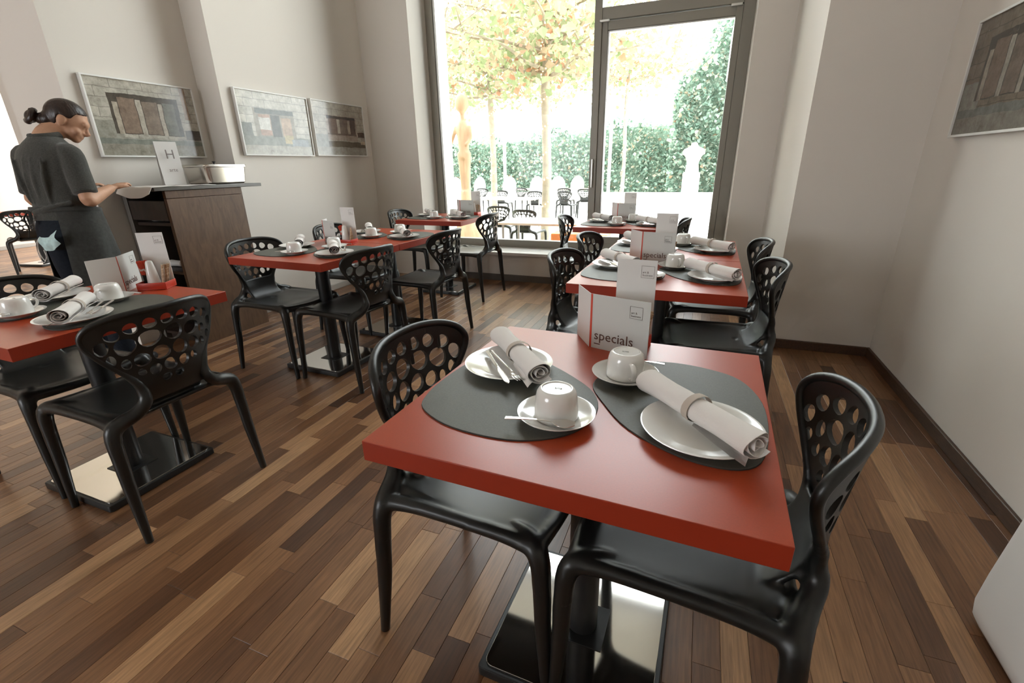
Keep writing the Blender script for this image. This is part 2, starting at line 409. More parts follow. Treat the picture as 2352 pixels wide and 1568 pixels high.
# far side window
win2 = empty('window_2', (-7.8, 6.35, .12)); struct(win2, 'wide glazing of the far seating area')
for xx in (-10.95, -8.9, -6.8, -4.85): wpart('mullion', (xx, 6.32, .12), (xx+.07, 6.42, ZC), FRAME).parent = win2
for ch in win2.children: ch.location = ch.location + Vector(win.location) - Vector(win2.location)

# ------------------------------------------------------------------ perforated chair (local: faces +Y, origin on floor under the seat)
SPINE = [(-.06, .410), (-.12, .419), (-.172, .440), (-.212, .483), (-.232, .535), (-.240, .60), (-.248, .67), (-.257, .735), (-.267, .799)]
_sp = catmull([(0, a, b) for a, b in SPINE], 12)
_arc = [0.]
for a, b in zip(_sp, _sp[1:]): _arc.append(_arc[-1]+(b-a).length)
H0 = next(_arc[k] for k in range(len(_sp)) if _sp[k].z > .525)
HTOP = _arc[-1]-H0; HBOT = -H0
def spine_at(h):
    t = h+H0
    for k in range(len(_arc)-1):
        if _arc[k+1] >= t or k == len(_arc)-2:
            f = (t-_arc[k])/(_arc[k+1]-_arc[k]); return _sp[k].lerp(_sp[k+1], f)
def back_pt(s, h):
    p = spine_at(h); rho = .312 if h > .05 else .312+(.05-h)*6
    th = s/rho
    return Vector((rho*math.sin(th), p.y+rho*(1-math.cos(th)), p.z))
HALF = [(.104, -.045), (.104, -.02), (.107, .01), (.120, .04), (.147, .08), (.180, .12), (.208, .16), (.225, .195), (.223, .222), (.200, .247), (.150, .265), (.078, HTOP-.003)]
HOLES = [(a*1.03, b*.975, c*1.04, d) for a, b, c, d in [(-.156, .132, .012, .018), (-.172, .178, .018, .023), (-.142, .216, .019, .019), (-.095, .231, .020, .018), (-.045, .237, .019, .019), (.005, .239, .019, .019), (.055, .236, .021, .018), (.105, .229, .020, .019), (.150, .210, .018, .019), (.172, .171, .015, .021), (.153, .127, .011, .016),
 (-.116, .172, .027, .030), (-.051, .184, .031, .029), (.018, .186, .030, .028), (.083, .178, .028, .027), (.127, .157, .014, .019),
 (-.123, .110, .013, .018), (-.082, .114, .021, .025), (-.028, .124, .025, .026), (.031, .125, .025, .027), (.081, .119, .020, .024), (.118, .110, .012, .017),
 (-.090, .070, .011, .013), (-.054, .068, .017, .019), (-.010, .072, .020, .021), (.035, .070, .017, .020), (.072, .073, .012, .015),
 (-.028, .030, .014, .013), (.012, .031, .015, .013)]]
def make_back_mesh():
    half = [(s, h) for s, h in HALF]
    outl = half + [(0, HTOP)] + [(-s, h) for s, h in reversed(half)]
    # smooth the outline except the bottom edge
    sm = catmull([(s, h, 0) for s, h in outl], 4); outl = [(p.x, min(p.y, HTOP)) for p in sm]
    nb = 8
    hb = half[0][1]; outl += [(-half[0][0]+2*half[0][0]*k/nb, hb) for k in range(1, nb)]
    verts, edges = [], []
    def loop(pts):
        b = len(verts); verts.extend(Vector(p) for p in pts); n = len(pts)
        edges.extend((b+k, b+(k+1) % n) for k in range(n))
    loop(outl)
    hp = []
    for (s, h, rx, ry) in HOLES:
        rr = random.Random(int((s+1)*1e4+h*1e5)); ph = rr.uniform(0, 6.28); am = rr.uniform(.02, .08)
        pts = []
        for k in range(16):
            a = 2*math.pi*k/16; q = 1+am*math.sin(2*a+ph)+.04*math.sin(3*a+ph)
            pts.append((s+rx*q*math.cos(a), h+ry*q*math.sin(a)))
        loop(pts); hp.append(pts)
    def inside(p, poly):
        c = False; n = len(poly)
        for k in range(n):
            x1, y1 = poly[k]; x2, y2 = poly[k-1]
            if (y1 > p[1]) != (y2 > p[1]) and p[0] < (x2-x1)*(p[1]-y1)/(y2-y1)+x1: c = not c
        return c
    y = hb+.012
    while y < HTOP:
        x = -.24
        while x < .24:
            p = (x+.0031, y)
            if inside(p, outl) and not any(((p[0]-a)/(c+.007))**2+((p[1]-b)/(d+.007))**2 < 1 for a, b, c, d in HOLES): verts.append(Vector(p))
            x += .02
        y += .02
    vv, ee, ff, *_ = delaunay_2d_cdt(verts, edges, [], 0, 1e-5)
    bm = bmesh.new(); bv = [bm.verts.new(back_pt(v.x, v.y)) for v in vv]
    for f in ff:
        c = sum((vv[k] for k in f), Vector((0, 0)))/len(f)
        if inside(c, outl) and not any(inside(c, q) for q in hp): bm.faces.new([bv[k] for k in f])
    for v in [v for v in bm.verts if not v.link_faces]: bm.verts.remove(v)
    bmesh.ops.recalc_face_normals(bm, faces=bm.faces); bm.normal_update()
    up = [f for f in bm.faces if f.calc_center_median().z > .6]
    if sum(f.normal.y for f in up) < 0: bmesh.ops.reverse_faces(bm, faces=bm.faces)
    bmesh.ops.solidify(bm, geom=list(bm.faces), thickness=.011)
    # raised rim along the fan-shaped edge
    rim = [back_pt(s*.985, h) for s, h in ([(a, b) for a, b in half if b > .0] + [(0, HTOP-.002)] + [(-a, b) for a, b in reversed(half) if b > .0])]
    rim = [p+Vector((0, -.004, 0)) for p in rim]
    add_tube(bm, rim, [.008]+[.0105]*(len(rim)-2)+[.008], 10, 4)
    return bm_mesh(bm, 'backrest', BLACK, 42)
def make_seat_mesh():
    bm = bmesh.new(); nu, nv = 20, 20
    def half(v):   # v 0 rear .. 1 front
        return .168+.036*math.sin(min(1, v*1.25)*math.pi/2)
    grid = []
    for j in range(nv+1):
        v = j/nv; row = []
        for i in range(nu+1):
            u = -1+2*i/nu
            y = -.205+.425*v
            # rounded front corners
            hw = half(v)
            if v > .88: hw -= .035*((v-.88)/.12)**2
            yy = y - (.028*abs(u)**3 if v < .2 else 0)*(1-v/.2) if v < .2 else y
            yy += .010*(1-u*u)*(v**6)
            z = .449 - .020*(1-u*u)**.8*math.sin(math.pi*min(1, max(0, v*.95+.02))) + .004*abs(u)**4
            edge = max(abs(u), 0)
            if edge > .86: z -= .012*((edge-.86)/.14)**2
            if v > .86: z -= .020*((v-.86)/.14)**2
            row.append(bm.verts.new((u*hw, yy, z)))
        grid.append(row)
    cut = {(i, 4) for i in (9, 10)}   # little drain slot near the rear
    for j in range(nv):
        for i in range(nu):
            if (i, j) in cut: continue
            bm.faces.new((grid[j][i], grid[j][i+1], grid[j+1][i+1], grid[j+1][i]))
    bmesh.ops.recalc_face_normals(bm, faces=bm.faces); bm.normal_update()
    if sum(f.normal.z for f in bm.faces) < 0: bmesh.ops.reverse_faces(bm, faces=bm.faces)
    bmesh.ops.solidify(bm, geom=list(bm.faces), thickness=.014)
    for s in (-1, 1):   # side rails, front knees, rear ribs
        add_tube(bm, [(s*.207, -.203, .428), (s*.200, -.12, .434), (s*.200, 0, .435), (s*.202, .12, .435), (s*.205, .195, .430)], [.021, .0185, .017, .0185, .0225], 10, 4)
        add_tube(bm, FRONT_LEG(s)[:4]+[(s*.2165, .2195, .32)], [.016, .0225, .0255, .0235, .0215], 12, 6)
        add_tube(bm, REAR_LEG(s)[:-2]+[(s*.2235, -.210, .32)], [.007, .011, .015, .018, .0205, .023, .0255, .0255, .0235, .0215], 12, 5)
    add_tube(bm, [(-.20, .200, .430), (-.1, .215, .424), (0, .221, .422), (.1, .215, .424), (.20, .200, .430)], [.022, .0175, .016, .0175, .022], 10, 4)
    g = [[bm.verts.new(back_pt(u*.108, HBOT+(.03-HBOT)*j/18)) for u in (-1, -.75, -.5, -.25, 0, .25, .5, .75, 1)] for j in range(19)]
    fs = [bm.faces.new((a_[k], a_[k+1], b_[k+1], b_[k])) for a_, b_ in zip(g, g[1:]) for k in range(8)]
    bmesh.ops.recalc_face_normals(bm, faces=fs); bmesh.ops.solidify(bm, geom=fs, thickness=.014)
    return remeshed('seat', bm, BLACK, .0062, 5)
OFS = Vector((0, -.004, 0))
def FRONT_LEG(s): return [(s*.165, .13, .432), (s*.188, .172, .436), (s*.207, .203, .424), (s*.214, .216, .385), (s*.219, .224, .22), (s*.225, .236, .003)]
def REAR_LEG(s): return [back_pt(s*.168, .112)+OFS, back_pt(s*.143, .078)+OFS, back_pt(s*.117, .036)+OFS, back_pt(s*.106, .0)+OFS, (s*.110, -.232, .490), (s*.142, -.220, .458), (s*.180, -.208, .443), (s*.211, -.203, .424), (s*.2215, -.207, .38), (s*.227, -.217, .21), (s*.235, -.238, .003)]
def leg_mesh(kind, s):
    if kind == 'front': return tube_mesh('leg', [(s*.215, .218, .36), (s*.217, .221, .30), (s*.219, .224, .20), (s*.225, .236, .003)], [.0215, .0208, .019, .0125], BLACK, 14, 6)
    return tube_mesh('leg', [(s*.222, -.208, .36), (s*.2245, -.212, .30), (s*.2275, -.2185, .20), (s*.235, -.238, .003)], [.0215, .0208, .019, .0125], BLACK, 14, 6)
chair_proto = {}
BACK_ME, SEAT_ME = make_back_mesh(), make_seat_mesh()
LEGS = [leg_mesh('front', 1), leg_mesh('front', -1), leg_mesh('rear', 1), leg_mesh('rear', -1)]
def chair(loc, rz, label, group='black perforated chairs', meshes=None, name='perforated_chair'):
    r = empty(name, loc, rz); tag(r, label, 'chair', group)
    bk, st, lg = meshes or (BACK_ME, SEAT_ME, LEGS)
    new_obj('backrest', bk, r); new_obj('seat', st, r)
    for m in lg: new_obj('leg', m, r)
    return r
FACE_R, FACE_L = -math.pi/2, math.pi/2      # facing +X / -X
D = math.radians
chair((-.444, .97, 0), FACE_R+D(-2.5), 'black perforated chair tucked under the left side of the nearest red table')
chair((.056, .932, 0), FACE_L+D(-5.7), 'black perforated chair tucked under the right side of the nearest red table')
chair((-1.895, .975, 0), FACE_L+D(-1.8), 'black perforated chair seen from behind at the table on the left edge')
chair((-2.47, 1.0, 0), FACE_R, 'black perforated chair on the far side of the left edge table')
chair((.11, 2.274, 0), FACE_L+D(4.2), 'black perforated chair right of the double table, nearer one')
chair((.12, 2.92, 0), FACE_L+D(1.6), 'black perforated chair right of the double table, farther one')
chair((-.398, 2.264, 0), FACE_R+D(-6), 'black perforated chair left of the double table, nearer one')
chair((-.42, 2.94, 0), FACE_R+D(-5), 'black perforated chair left of the double table, farther one')
chair((-1.909, 2.188, 0), FACE_L+D(-5.4), 'black perforated chair at the middle tables, nearer one on the aisle side')
chair((-1.85, 2.96, 0), FACE_L+D(-4), 'black perforated chair at the middle tables, farther one on the aisle side')
chair((-2.43, 2.20, 0), FACE_R+D(-2), 'black perforated chair between the wooden counter and the middle table')
chair((-2.50, 3.0, 0), FACE_R, 'black perforated chair at the middle tables, farther one beside the picture wall')
chair((-2.05, 4.15, 0), FACE_L+D(-3), 'black perforated chair with pale green sheen on the aisle side of the corner table')
chair((-2.72, 4.27, 0), FACE_R, 'black perforated chair on the wall side of the corner table')
chair((-.86, 4.05, 0), FACE_R+D(4), 'black perforated chair left of the table by the casement window')
chair((-.33, 4.0, 0), FACE_L, 'black perforated chair right of the table by the casement window')
chair((-8.1, 3.5, 0), D(66), 'black perforated chair in the far seating area left of the standing person')
chair((-6.9, 3.35, 0), D(160), 'black perforated chair half hidden behind the standing person in the far area')

# ------------------------------------------------------------------ tables
TS, TZ, TT = .70, .74, .042
TOP_ME = box_mesh('tabletop', (-TS/2, -TS/2, TZ-TT), (TS/2, TS/2, TZ), REDTOP, .0015)
TOP_ME.materials.append(REDEDGE)
for p in TOP_ME.polygons:
    if abs(p.normal.z) < .5: p.material_index = 1
POLE_ME = lathe_mesh('pole', [(.0, .03), (.040, .03), (.040, .69), (.0, .69)], BLACKM, 28)
MOUNT_ME = box_mesh('mounting_plate', (-.16, -.16, .688), (.16, .16, TZ-TT), BLACKM)
FOOT_ME = prism_mesh('base_plate', rounded_rect(.43, .43, .012), .004, .030, BLACKM, .003)
MIR_ME = prism_mesh('polished_plate', rounded_rect(.405, .405, .022), .030, .0335, MIRROR, .001)
COLLAR_ME = prism_mesh('collar_plate', rounded_rect(.13, .13, .002), .0335, .036, BLACKM)
def table(loc, rz, label):
    r = empty('restaurant_table', (loc[0], loc[1], 0), rz); tag(r, label, 'table', 'square red tables')
    for n, m in (('tabletop', TOP_ME), ('pole', POLE_ME), ('mounting_plate', MOUNT_ME), ('base_plate', FOOT_ME), ('polished_plate', MIR_ME), ('collar_plate', COLLAR_ME)):
        o = new_obj(n, m, r)
        if n == 'collar_plate': o.rotation_euler.z = D(0)
    return r

# ------------------------------------------------------------------ tableware prototypes
MAT_L = closed_catmull([(-.311, -.205, 0), (-.235, -.246, 0), (-.14, -.257, 0), (-.06, -.241, 0), (.008, -.185, 0), (.030, -.095, 0), (.005, -.015, 0), (-.06, .05, 0), (-.15, .112, 0), (-.235, .150, 0), (-.300, .125, 0), (-.333, .03, 0), (-.341, -.08, 0), (-.334, -.155, 0)], 4)
MAT_R = closed_catmull([(-.008, .03, 0), (.035, -.055, 0), (.10, -.138, 0), (.195, -.195, 0), (.275, -.203, 0), (.322, -.165, 0), (.341, -.06, 0), (.338, .065, 0), (.30, .165, 0), (.235, .205, 0), (.15, .217, 0), (.07, .192, 0), (.015, .12, 0)], 4)
def mat_mesh(poly):
    cx = sum(p.x for p in poly)/len(poly); cy = sum(p.y for p in poly)/len(poly)
    return prism_mesh('placemat', [(p.x-cx, p.y-cy) for p in poly], 0, .0032, LEATHER, .0008, 40, LEATHER_EDGE), (cx, cy)
MATL, MATLC = mat_mesh(MAT_L); MATR, MATRC = mat_mesh(MAT_R)
PLATE_ME = lathe_mesh('plate', [(0, .002), (.055, .002), (.058, .0), (.062, .0), (.066, .003), (.095, .0125), (.1065, .017), (.1075, .0185), (.105, .0185), (.094, .0155), (.07, .0075), (.062, .006), (0, .006)], PORC, 56)
SAUCER_ME = lathe_mesh('saucer', [(0, .002), (.038, .002), (.04, 0), (.044, 0), (.047, .003), (.068, .0125), (.0755, .0165), (.0762, .018), (.074, .018), (.066, .0145), (.046, .0065), (.036, .006), (.034, .0045), (0, .0045)], PORC, 48)
# upturned cup: rim at z=0, foot ring on top
CUP_ME = lathe_mesh('cup_body', [(.0415, .0), (.0425, .0008), (.0428, .004), (.0422, .022), (.0405, .042), (.038, .053), (.034, .0585), (.0305, .0605), (.0285, .0605), (.0275, .0585), (0, .0575)] , PORC, 48, 50)
CUPIN = lathe_mesh('cup_inner', [(.0415, 0), (.0395, .002), (.039, .022), (.037, .044), (.031, .0545), (0, .055)], PORC, 32)
HANDLE_ME = tube_mesh('cup_handle', [(.040, 0, .044), (.053, 0, .045), (.064, 0, .038), (.066, 0, .026), (.058, 0, .015), (.041, 0, .010)], [.0042, .0046, .0046, .0046, .0042, .004], PORC, 8, 4, (.8, 1.3))
MARK_ME = text_mesh('maker_mark', 'arte', .009, mat('pale_grey_mark', (.35, .36, .34), .6), 'CENTER')
def spoon_mesh():
    bm = bmesh.new(); n = 22; rows = []
    for i in range(n+1):
        t = i/n; x = -.066+.132*t
        if t < .68: wd = .0048-.0030*math.sin(min(1, t/.55)*math.pi/2); z = .004*math.sin(t*3)
        else:
            q = (t-.68)/.32; wd = .0018+.0132*math.sin(q*math.pi*.93)**.75 if q < 1 else .001; z = .004*math.sin(.68*3)-.0015*math.sin(q*math.pi)
        rows.append([bm.verts.new((x, k*wd, z-(0 if t < .68 else .003*(1-abs(k))*math.sin((t-.68)/.32*math.pi)))) for k in (-1, -.5, 0, .5, 1)])
    for a, b in zip(rows, rows[1:]):
        for k in range(4): bm.faces.new((a[k], a[k+1], b[k+1], b[k]))
    bmesh.ops.recalc_face_normals(bm, faces=bm.faces); bmesh.ops.solidify(bm, geom=list(bm.faces), thickness=.0014)
    return bm_mesh(bm, 'spoon', STEEL, 60)
def knife_mesh():
    bm = bmesh.new(); n = 26; rows = []
    for i in range(n+1):
        t = i/n; x = -.10+.20*t
        if t < .5: a, b, th = -.0055+.001*t, .0055-.001*t, .0035
        elif t < .56: a, b, th = -.004, .004, .0028
        else:
            q = (t-.56)/.44; b = .0075*math.sqrt(max(0, 1-max(0, (q-.72)/.28)**2)) if q > .72 else .0045+.003*min(1, q*3); a = -.0065*(1-max(0, (q-.75)/.25)**2); th = .0013
        b = max(b, a+.001)
        rows.append([bm.verts.new((x, a, 0)), bm.verts.new((x, (a+b)/2, th)), bm.verts.new((x, b, 0)), bm.verts.new((x, (a+b)/2, -th*.4))])
    for r0, r1 in zip(rows, rows[1:]):
        for k in range(4): bm.faces.new((r0[k], r0[(k+1) % 4], r1[(k+1) % 4], r1[k]))
    bm.faces.new(rows[0]); bm.faces.new(rows[-1])
    return bm_mesh(bm, 'knife', STEEL, 50)
def fork_mesh():
    bm = bmesh.new()
    add_tube(bm, [(-.10, 0, .002), (-.05, 0, .003), (.0, 0, .003), (.035, 0, .004), (.05, 0, .002)], [.005, .0042, .003, .0028, .006], 8, 4, (.35, 1))
    add_tube(bm, [(.045, 0, .002), (.055, 0, .001), (.064, 0, .001)], [.006, .0105, .0105], 8, 3, (.16, 1))
    for k in (-1.5, -.5, .5, 1.5): add_tube(bm, [(.06, k*.0052, .001), (.08, k*.0056, .0), (.10, k*.0054, .004)], [.0019, .0016, .0008], 6, 3, (.6, 1))
    return bm_mesh(bm, 'fork', STEEL, 60)
SPOON_ME, KNIFE_ME, FORK_ME = spoon_mesh(), knife_mesh(), fork_mesh()
def napkin_mesh():
    """a paper napkin rolled up into a fat tube, spiral ends"""
    bm = bmesh.new(); Ln = .27; n = 72; rows = []
    for j in range(9):
        y = -Ln/2+Ln*j/8; r = []
        sq = 1+.03*math.sin(j*1.9)+(.10 if j in (0, 8) else 0)
        if 3 < j < 5: sq = .97
        for i in range(n+1):
            a = -3.4*math.pi*2*(1-i/n)-.7; rr = (.0035+.024*(i/n))*sq
            r.append(bm.verts.new((rr*1.10*math.cos(a), y+.004*math.sin(i*.5+j), .0255+rr*.90*math.sin(a))))
        rows.append(r)
    for a, b in zip(rows, rows[1:]):
        for i in range(n): bm.faces.new((a[i], a[i+1], b[i+1], b[i]))
    # loose flap at one end
    bmesh.ops.recalc_face_normals(bm, faces=bm.faces); bmesh.ops.solidify(bm, geom=list(bm.faces), thickness=.0012)
    return bm_mesh(bm, 'napkin', NAPK, 50)
NAP_ME = napkin_mesh()
BANDM = bmesh.new(); add_tube(BANDM, [(.0305*math.cos(2*math.pi*k/20), 0, .0255+.0252*math.sin(2*math.pi*k/20)) for k in range(20)], .007, 6, 1, (.12, 1), True)
for v in BANDM.verts: v.co.y *= 1.2
BAND_ME = bm_mesh(BANDM, 'paper_band', BAND, 60)
FLAP_ME = None
def flap_mesh():
    bm = bmesh.new(); rows = []
    for j in range(5):
        y = -.135+.03*j; rows.append([bm.verts.new((-.018-.0055*k*(1-j*.2), y-.003*k*(1-j/4), .008-.0025*k+.0015*math.sin(j+k))) for k in range(4)])
    for a, b in zip(rows, rows[1:]):
        for k in range(3): bm.faces.new((a[k], a[k+1], b[k+1], b[k]))
    bmesh.ops.solidify(bm, geom=list(bm.faces), thickness=.001); return bm_mesh(bm, 'loose_corner', NAPK, 60)
FLAP_ME = flap_mesh()

def setting(tb, side, phrase, detail=True, jit=0., plate=True):
    """plate, cup, cutlery and napkin for one guest. side -1 left, +1 right"""
    T = tb.matrix_basis
    Tm = Matrix.Translation(tb.location) @ Matrix.Rotation(tb.rotation_euler.z, 4, 'Z')
    rz0 = tb.rotation_euler.z; sd = 'left' if side < 0 else 'right'
    rr = random.Random(hash((round(tb.location.x, 2), round(tb.location.y, 2), side)) & 0xffff)
    j = lambda s=1.: rr.uniform(-jit, jit)*s
    def put(name, me, lx, ly, lz, rot, label, cat, grp, parent=None):
        o = new_obj(name, me); o.location = Tm @ Vector((lx, ly, lz)); o.rotation_euler = (0, 0, rz0+rot); tag(o, label, cat, grp); return o
    mc = MATLC if side < 0 else MATRC
    put('placemat', MATL if side < 0 else MATR, mc[0]+j(.3), mc[1]+j(.3), TZ+.0002, 0, f'grey leather placemat on the {sd} of {phrase}', 'placemat', 'grey leather placemats')
    zt = TZ+.0036
    if side < 0: px, py, sx_, sy_, na, base = -.222, .045, -.038, -.150, D(42.5), 0
    else: px, py, sx_, sy_, na, base = .225, -.108, .054, .085, D(46), math.pi
    px += j(); py += j(); sx_ += j(.5); sy_ += j(.5); na += j(4)
    put('plate', PLATE_ME, px, py, zt, 0, f'white plate on the {sd} placemat of {phrase}', 'plate', 'white plates')
    put('saucer', SAUCER_ME, sx_, sy_, zt, 0, f'white saucer on the {sd} placemat of {phrase}', 'saucer', 'white saucers')
    cup = empty('cup', Tm @ Vector((sx_, sy_, zt+.0068)), rz0+(D(100) if side < 0 else D(-65))); tag(cup, f'upturned white cup on the {sd} placemat of {phrase}', 'cup', 'upturned white cups')
    new_obj('cup_body', CUP_ME, cup); new_obj('cup_inner', CUPIN, cup); new_obj('cup_handle', HANDLE_ME, cup)
    if detail:
        mk = new_obj('maker_mark', MARK_ME, cup); mk.location = (0, -.003, .0585); mk.rotation_euler.z = -cup.rotation_euler.z
    sg = -side
    so = put('spoon', SPOON_ME, sx_-.015*sg, sy_-.056*sg, zt+.021, D(8)+(0 if side < 0 else math.pi), f'coffee spoon on the saucer at the {sd} of {phrase}', 'spoon', 'coffee spoons')
    # napkin lies across the plate
    ux, uy = -math.sin(na), math.cos(na)
    nx, ny = (px+.025, py+.005) if side < 0 else (px-.012, py+.014)
    np_ = empty('napkin_roll', Tm @ Vector((nx, ny, zt+.0185)), rz0+na); tag(np_, f'rolled white napkin on the {sd} plate of {phrase}', 'napkin', 'rolled napkins')
    new_obj('napkin', NAP_ME, np_); b = new_obj('paper_band', BAND_ME, np_); b.location.y = .0; 
    if detail: new_obj('loose_corner', FLAP_ME, np_)
    # cutlery beside the roll
    q = -1 if side < 0 else 1
    ox, oy = math.cos(na)*q, math.sin(na)*q
    sh = -.012 if side < 0 else .045
    kx, ky = nx+ox*.060+ux*sh, ny+oy*.060+uy*sh
    fx, fy = nx+ox*.040+ux*sh, ny+oy*.040+uy*sh
    put('knife', KNIFE_ME, kx, ky, zt+.0205, na-D(90)+D(-4), f'table knife on the {sd} plate of {phrase}', 'knife', 'table knives')
    put('fork', FORK_ME, fx, fy, zt+.0195, na-D(90)+D(2), f'fork beside the napkin on the {sd} plate of {phrase}', 'fork', 'forks')

TABLES = [
 ((-.176, .93), D(-1.6), 'square red table in the foreground with two place settings', 'the nearest red table', .0),
 ((-.14, 2.235), D(-1.0), 'red table directly behind the nearest one, near half of the double table', 'the near half of the double table', .006),
 ((-.128, 2.94), D(-1.0), 'red table forming the far half of the double table', 'the far half of the double table', .008),
 ((-2.18, 2.28), D(-1.7), 'red table beside the wooden counter, near half of the middle tables', 'the near middle table', .008),
 ((-2.16, 2.985), D(-1.7), 'red table forming the far half of the middle tables', 'the far middle table', .01),
 ((-2.382, 4.265), D(.3), 'red table in the left window corner', 'the corner table', .01),
 ((-.58, 4.10), D(-2), 'red table standing in front of the casement window', 'the casement window table', .01),
 ((-2.168, .995), D(-.5), 'red table cut by the left edge of the picture', 'the left edge table', .008)]
tabs = {}
for loc, rz, lab, ph, jt in TABLES:
    t = table(loc, rz, lab); tabs[ph] = t
    bpy.context.view_layer.update()
    for sd in (-1, 1): setting(t, sd, ph, True, jt)
ft = table((-8.75, 3.85), D(10), 'red table in the far seating area left of the standing person')

# ------------------------------------------------------------------ menus and condiment caddies
SP_W, SP_H, SP_W2 = .165, .150, .105
def special_card(loc, rz, phrase):
    """folded card: broad front leaf along +X, narrow leaf turning back"""
    r = empty('specials_card', loc, rz); tag(r, f'folded specials menu card on {phrase}', 'menu card', 'specials menu cards')
    f = new_obj('front_leaf', SPF_ME, r)
    b = new_obj('side_leaf', SPS_ME, r); b.rotation_euler.z = D(137)
    st = new_obj('red_stripe', STRIPE_ME, r)
    t = new_obj('lettering', SPTXT_ME, r); t.location = (.014, -.0016, .026); t.rotation_euler = (D(90), 0, 0)
    u = new_obj('underline', SPUND_ME, r); u.location = (.015, -.0016, .0125)
    lg = new_obj('logo', LOGO_ME, r); lg.location = (.112, -.0016, .102); lg.rotation_euler = (D(90), 0, 0)
    return r
SPF_ME = box_mesh('front_leaf', (0, -.0008, 0), (SP_W, .0008, SP_H), CARDG)
SPS_ME = box_mesh('side_leaf', (0, -.0008, 0), (SP_W2, .0008, SP_H), CARD)
SPB_ME = box_mesh('back_leaf', (0, -.0008, 0), (SP_W*.98, .0008, SP_H), CARD)
STRIPE_ME = box_mesh('red_stripe', (.001, -.0013, 0), (.0065, -.0008, SP_H), RED)
SPTXT_ME = text_mesh('lettering', 'specials', .037, INK)
SPUND_ME = box_mesh('underline', (0, 0, 0), (.018, .0004, .0026), INK)
def logo_mesh(k=1.):
    bm = bmesh.new(); wd, hg, t = .034*k, .032*k, .0007*k
    for lo, hi in (((0, 0), (wd, t)), ((0, hg-t), (wd, hg)), ((0, 0), (t, hg)), ((wd-t, 0), (wd, hg))): add_box(bm, (lo[0], lo[1], 0), (hi[0], hi[1], .0003))
    me = bm_mesh(bm, 'logo', INKG)
    t1 = text_mesh('t', 'art &\nbusiness', .0078*k, INKG); bm = bmesh.new(); bm.from_mesh(me)
    b2 = bmesh.new(); b2.from_mesh(t1)
    for v in b2.verts: v.co += Vector((.0035*k, .0125*k, 0))
    tmp = bpy.data.meshes.new('x'); b2.to_mesh(tmp); bm.from_mesh(tmp); bm.to_mesh(me); bm.free(); b2.free(); return me
LOGO_ME = logo_mesh()
# caddy
TRAY_BM = bmesh.new()
add_box(TRAY_BM, (-.058, -.042, 0), (.058, .042, .006), .002)
for lo, hi in (((-.058, -.042, .004), (.058, -.038, .030)), ((-.058, .038, .004), (.058, .042, .030)), ((-.058, -.04, .004), (-.054, .04, .030)), ((.054, -.04, .004), (.058, .04, .030))): add_box(TRAY_BM, lo, hi, .0012)
TRAY_ME = bm_mesh(TRAY_BM, 'tray', REDP, 40)
TALL_ME = box_mesh('card_sheet', (-.052, -.0009, 0), (.052, .0009, .225), CARD)
SHAKER_ME = lathe_mesh('shaker', [(0, 0), (.0255, 0), (.026, .003), (.020, .065), (.0145, .105), (.011, .113), (.0, .116)], PORC, 24)
SACH_ME = box_mesh('sachet', (-.011, -.002, 0), (.011, .002, .062), RED, .0012)
SACHTIP_ME = box_mesh('sachet_label', (-.008, -.0026, .018), (.008, .0026, .030), CARD)
BSACH_ME = box_mesh('stick', (-.005, -.002, 0), (.005, .002, .095), BROWNS, .001)
def caddy(loc, rz, phrase, lean=0.):
    Tm = Matrix.Translation(loc) @ Matrix.Rotation(rz, 4, 'Z')
    o = new_obj('condiment_tray', TRAY_ME); o.location = loc; o.rotation_euler.z = rz; tag(o, f'small red condiment tray on {phrase}', 'tray', 'red condiment trays')
    def put(name, me, p, lab, cat, grp, rot=(0, 0, 0)):
        q = new_obj(name, me); q.location = Tm @ Vector(p); q.rotation_euler = (rot[0], rot[1], rz+rot[2]); tag(q, lab, cat, grp); return q
    tc = empty('drinks_card', Tm @ Vector((.006, .034, .0065)), rz); tag(tc, f'tall white drinks card standing in the tray on {phrase}', 'menu card', 'tall drinks cards')
    new_obj('card_sheet', TALL_ME, tc); lg = new_obj('logo', LOGO_ME, tc); lg.location = (.012, -.0013, .178); lg.rotation_euler = (D(90), 0, 0)
    put('shaker', SHAKER_ME, (.0, -.012, .0062), f'white conical shaker in the tray on {phrase}', 'shaker', 'white shakers')
    rr = random.Random(int(loc[0]*1000+loc[1]*77))
    for k in range(5):
        s = put('sugar_sachet', SACH_ME, (-.046+.010*(k % 3), .012+.009*(k//3)+.003*k % .01, .052+.006*rr.random()), f'red sugar sachet in the tray on {phrase}', 'sachet', f'red sugar sachets on {phrase}', (rr.uniform(-.15, .15), rr.uniform(-.35, .25), rr.uniform(-.4, .4)))
        new_obj('sachet_label', SACHTIP_ME, s)
    for k in range(4):
        put('sugar_stick', BSACH_ME, (.034+.006*(k % 3), -.018+.012*k, .0075), f'brown sugar stick in the tray on {phrase}', 'sachet', f'brown sugar sticks on {phrase}', (rr.uniform(-.1, .1), rr.uniform(-.12, .25), rr.uniform(-.5, .5)))
    # a small glass-like cup that holds the red sachets
    put('sachet_holder', HOLD_ME, (-.036, .014, .0062), f'dark cup holding red sachets in the tray on {phrase}', 'holder', 'sachet holders')
HOLD_ME = lathe_mesh('sachet_holder', [(0, 0), (.015, 0), (.0165, .002), (.0185, .05), (.0175, .05), (.0155, .004), (0, .004)], mat('dark_glass', (.03, .03, .03), .15), 20)
def on(ph, lx, ly):
    t = tabs[ph]; return Matrix.Translation(t.location) @ Matrix.Rotation(t.rotation_euler.z, 4, 'Z') @ Vector((lx, ly, TZ+.0003))
special_card(on('the nearest red table', -.075, .262), D(-16), 'the nearest red table')
caddy(on('the nearest red table', .02, .305), D(-5), 'the nearest red table')
special_card(on('the near half of the double table', -.12, .215), D(-9), 'the near half of the double table')
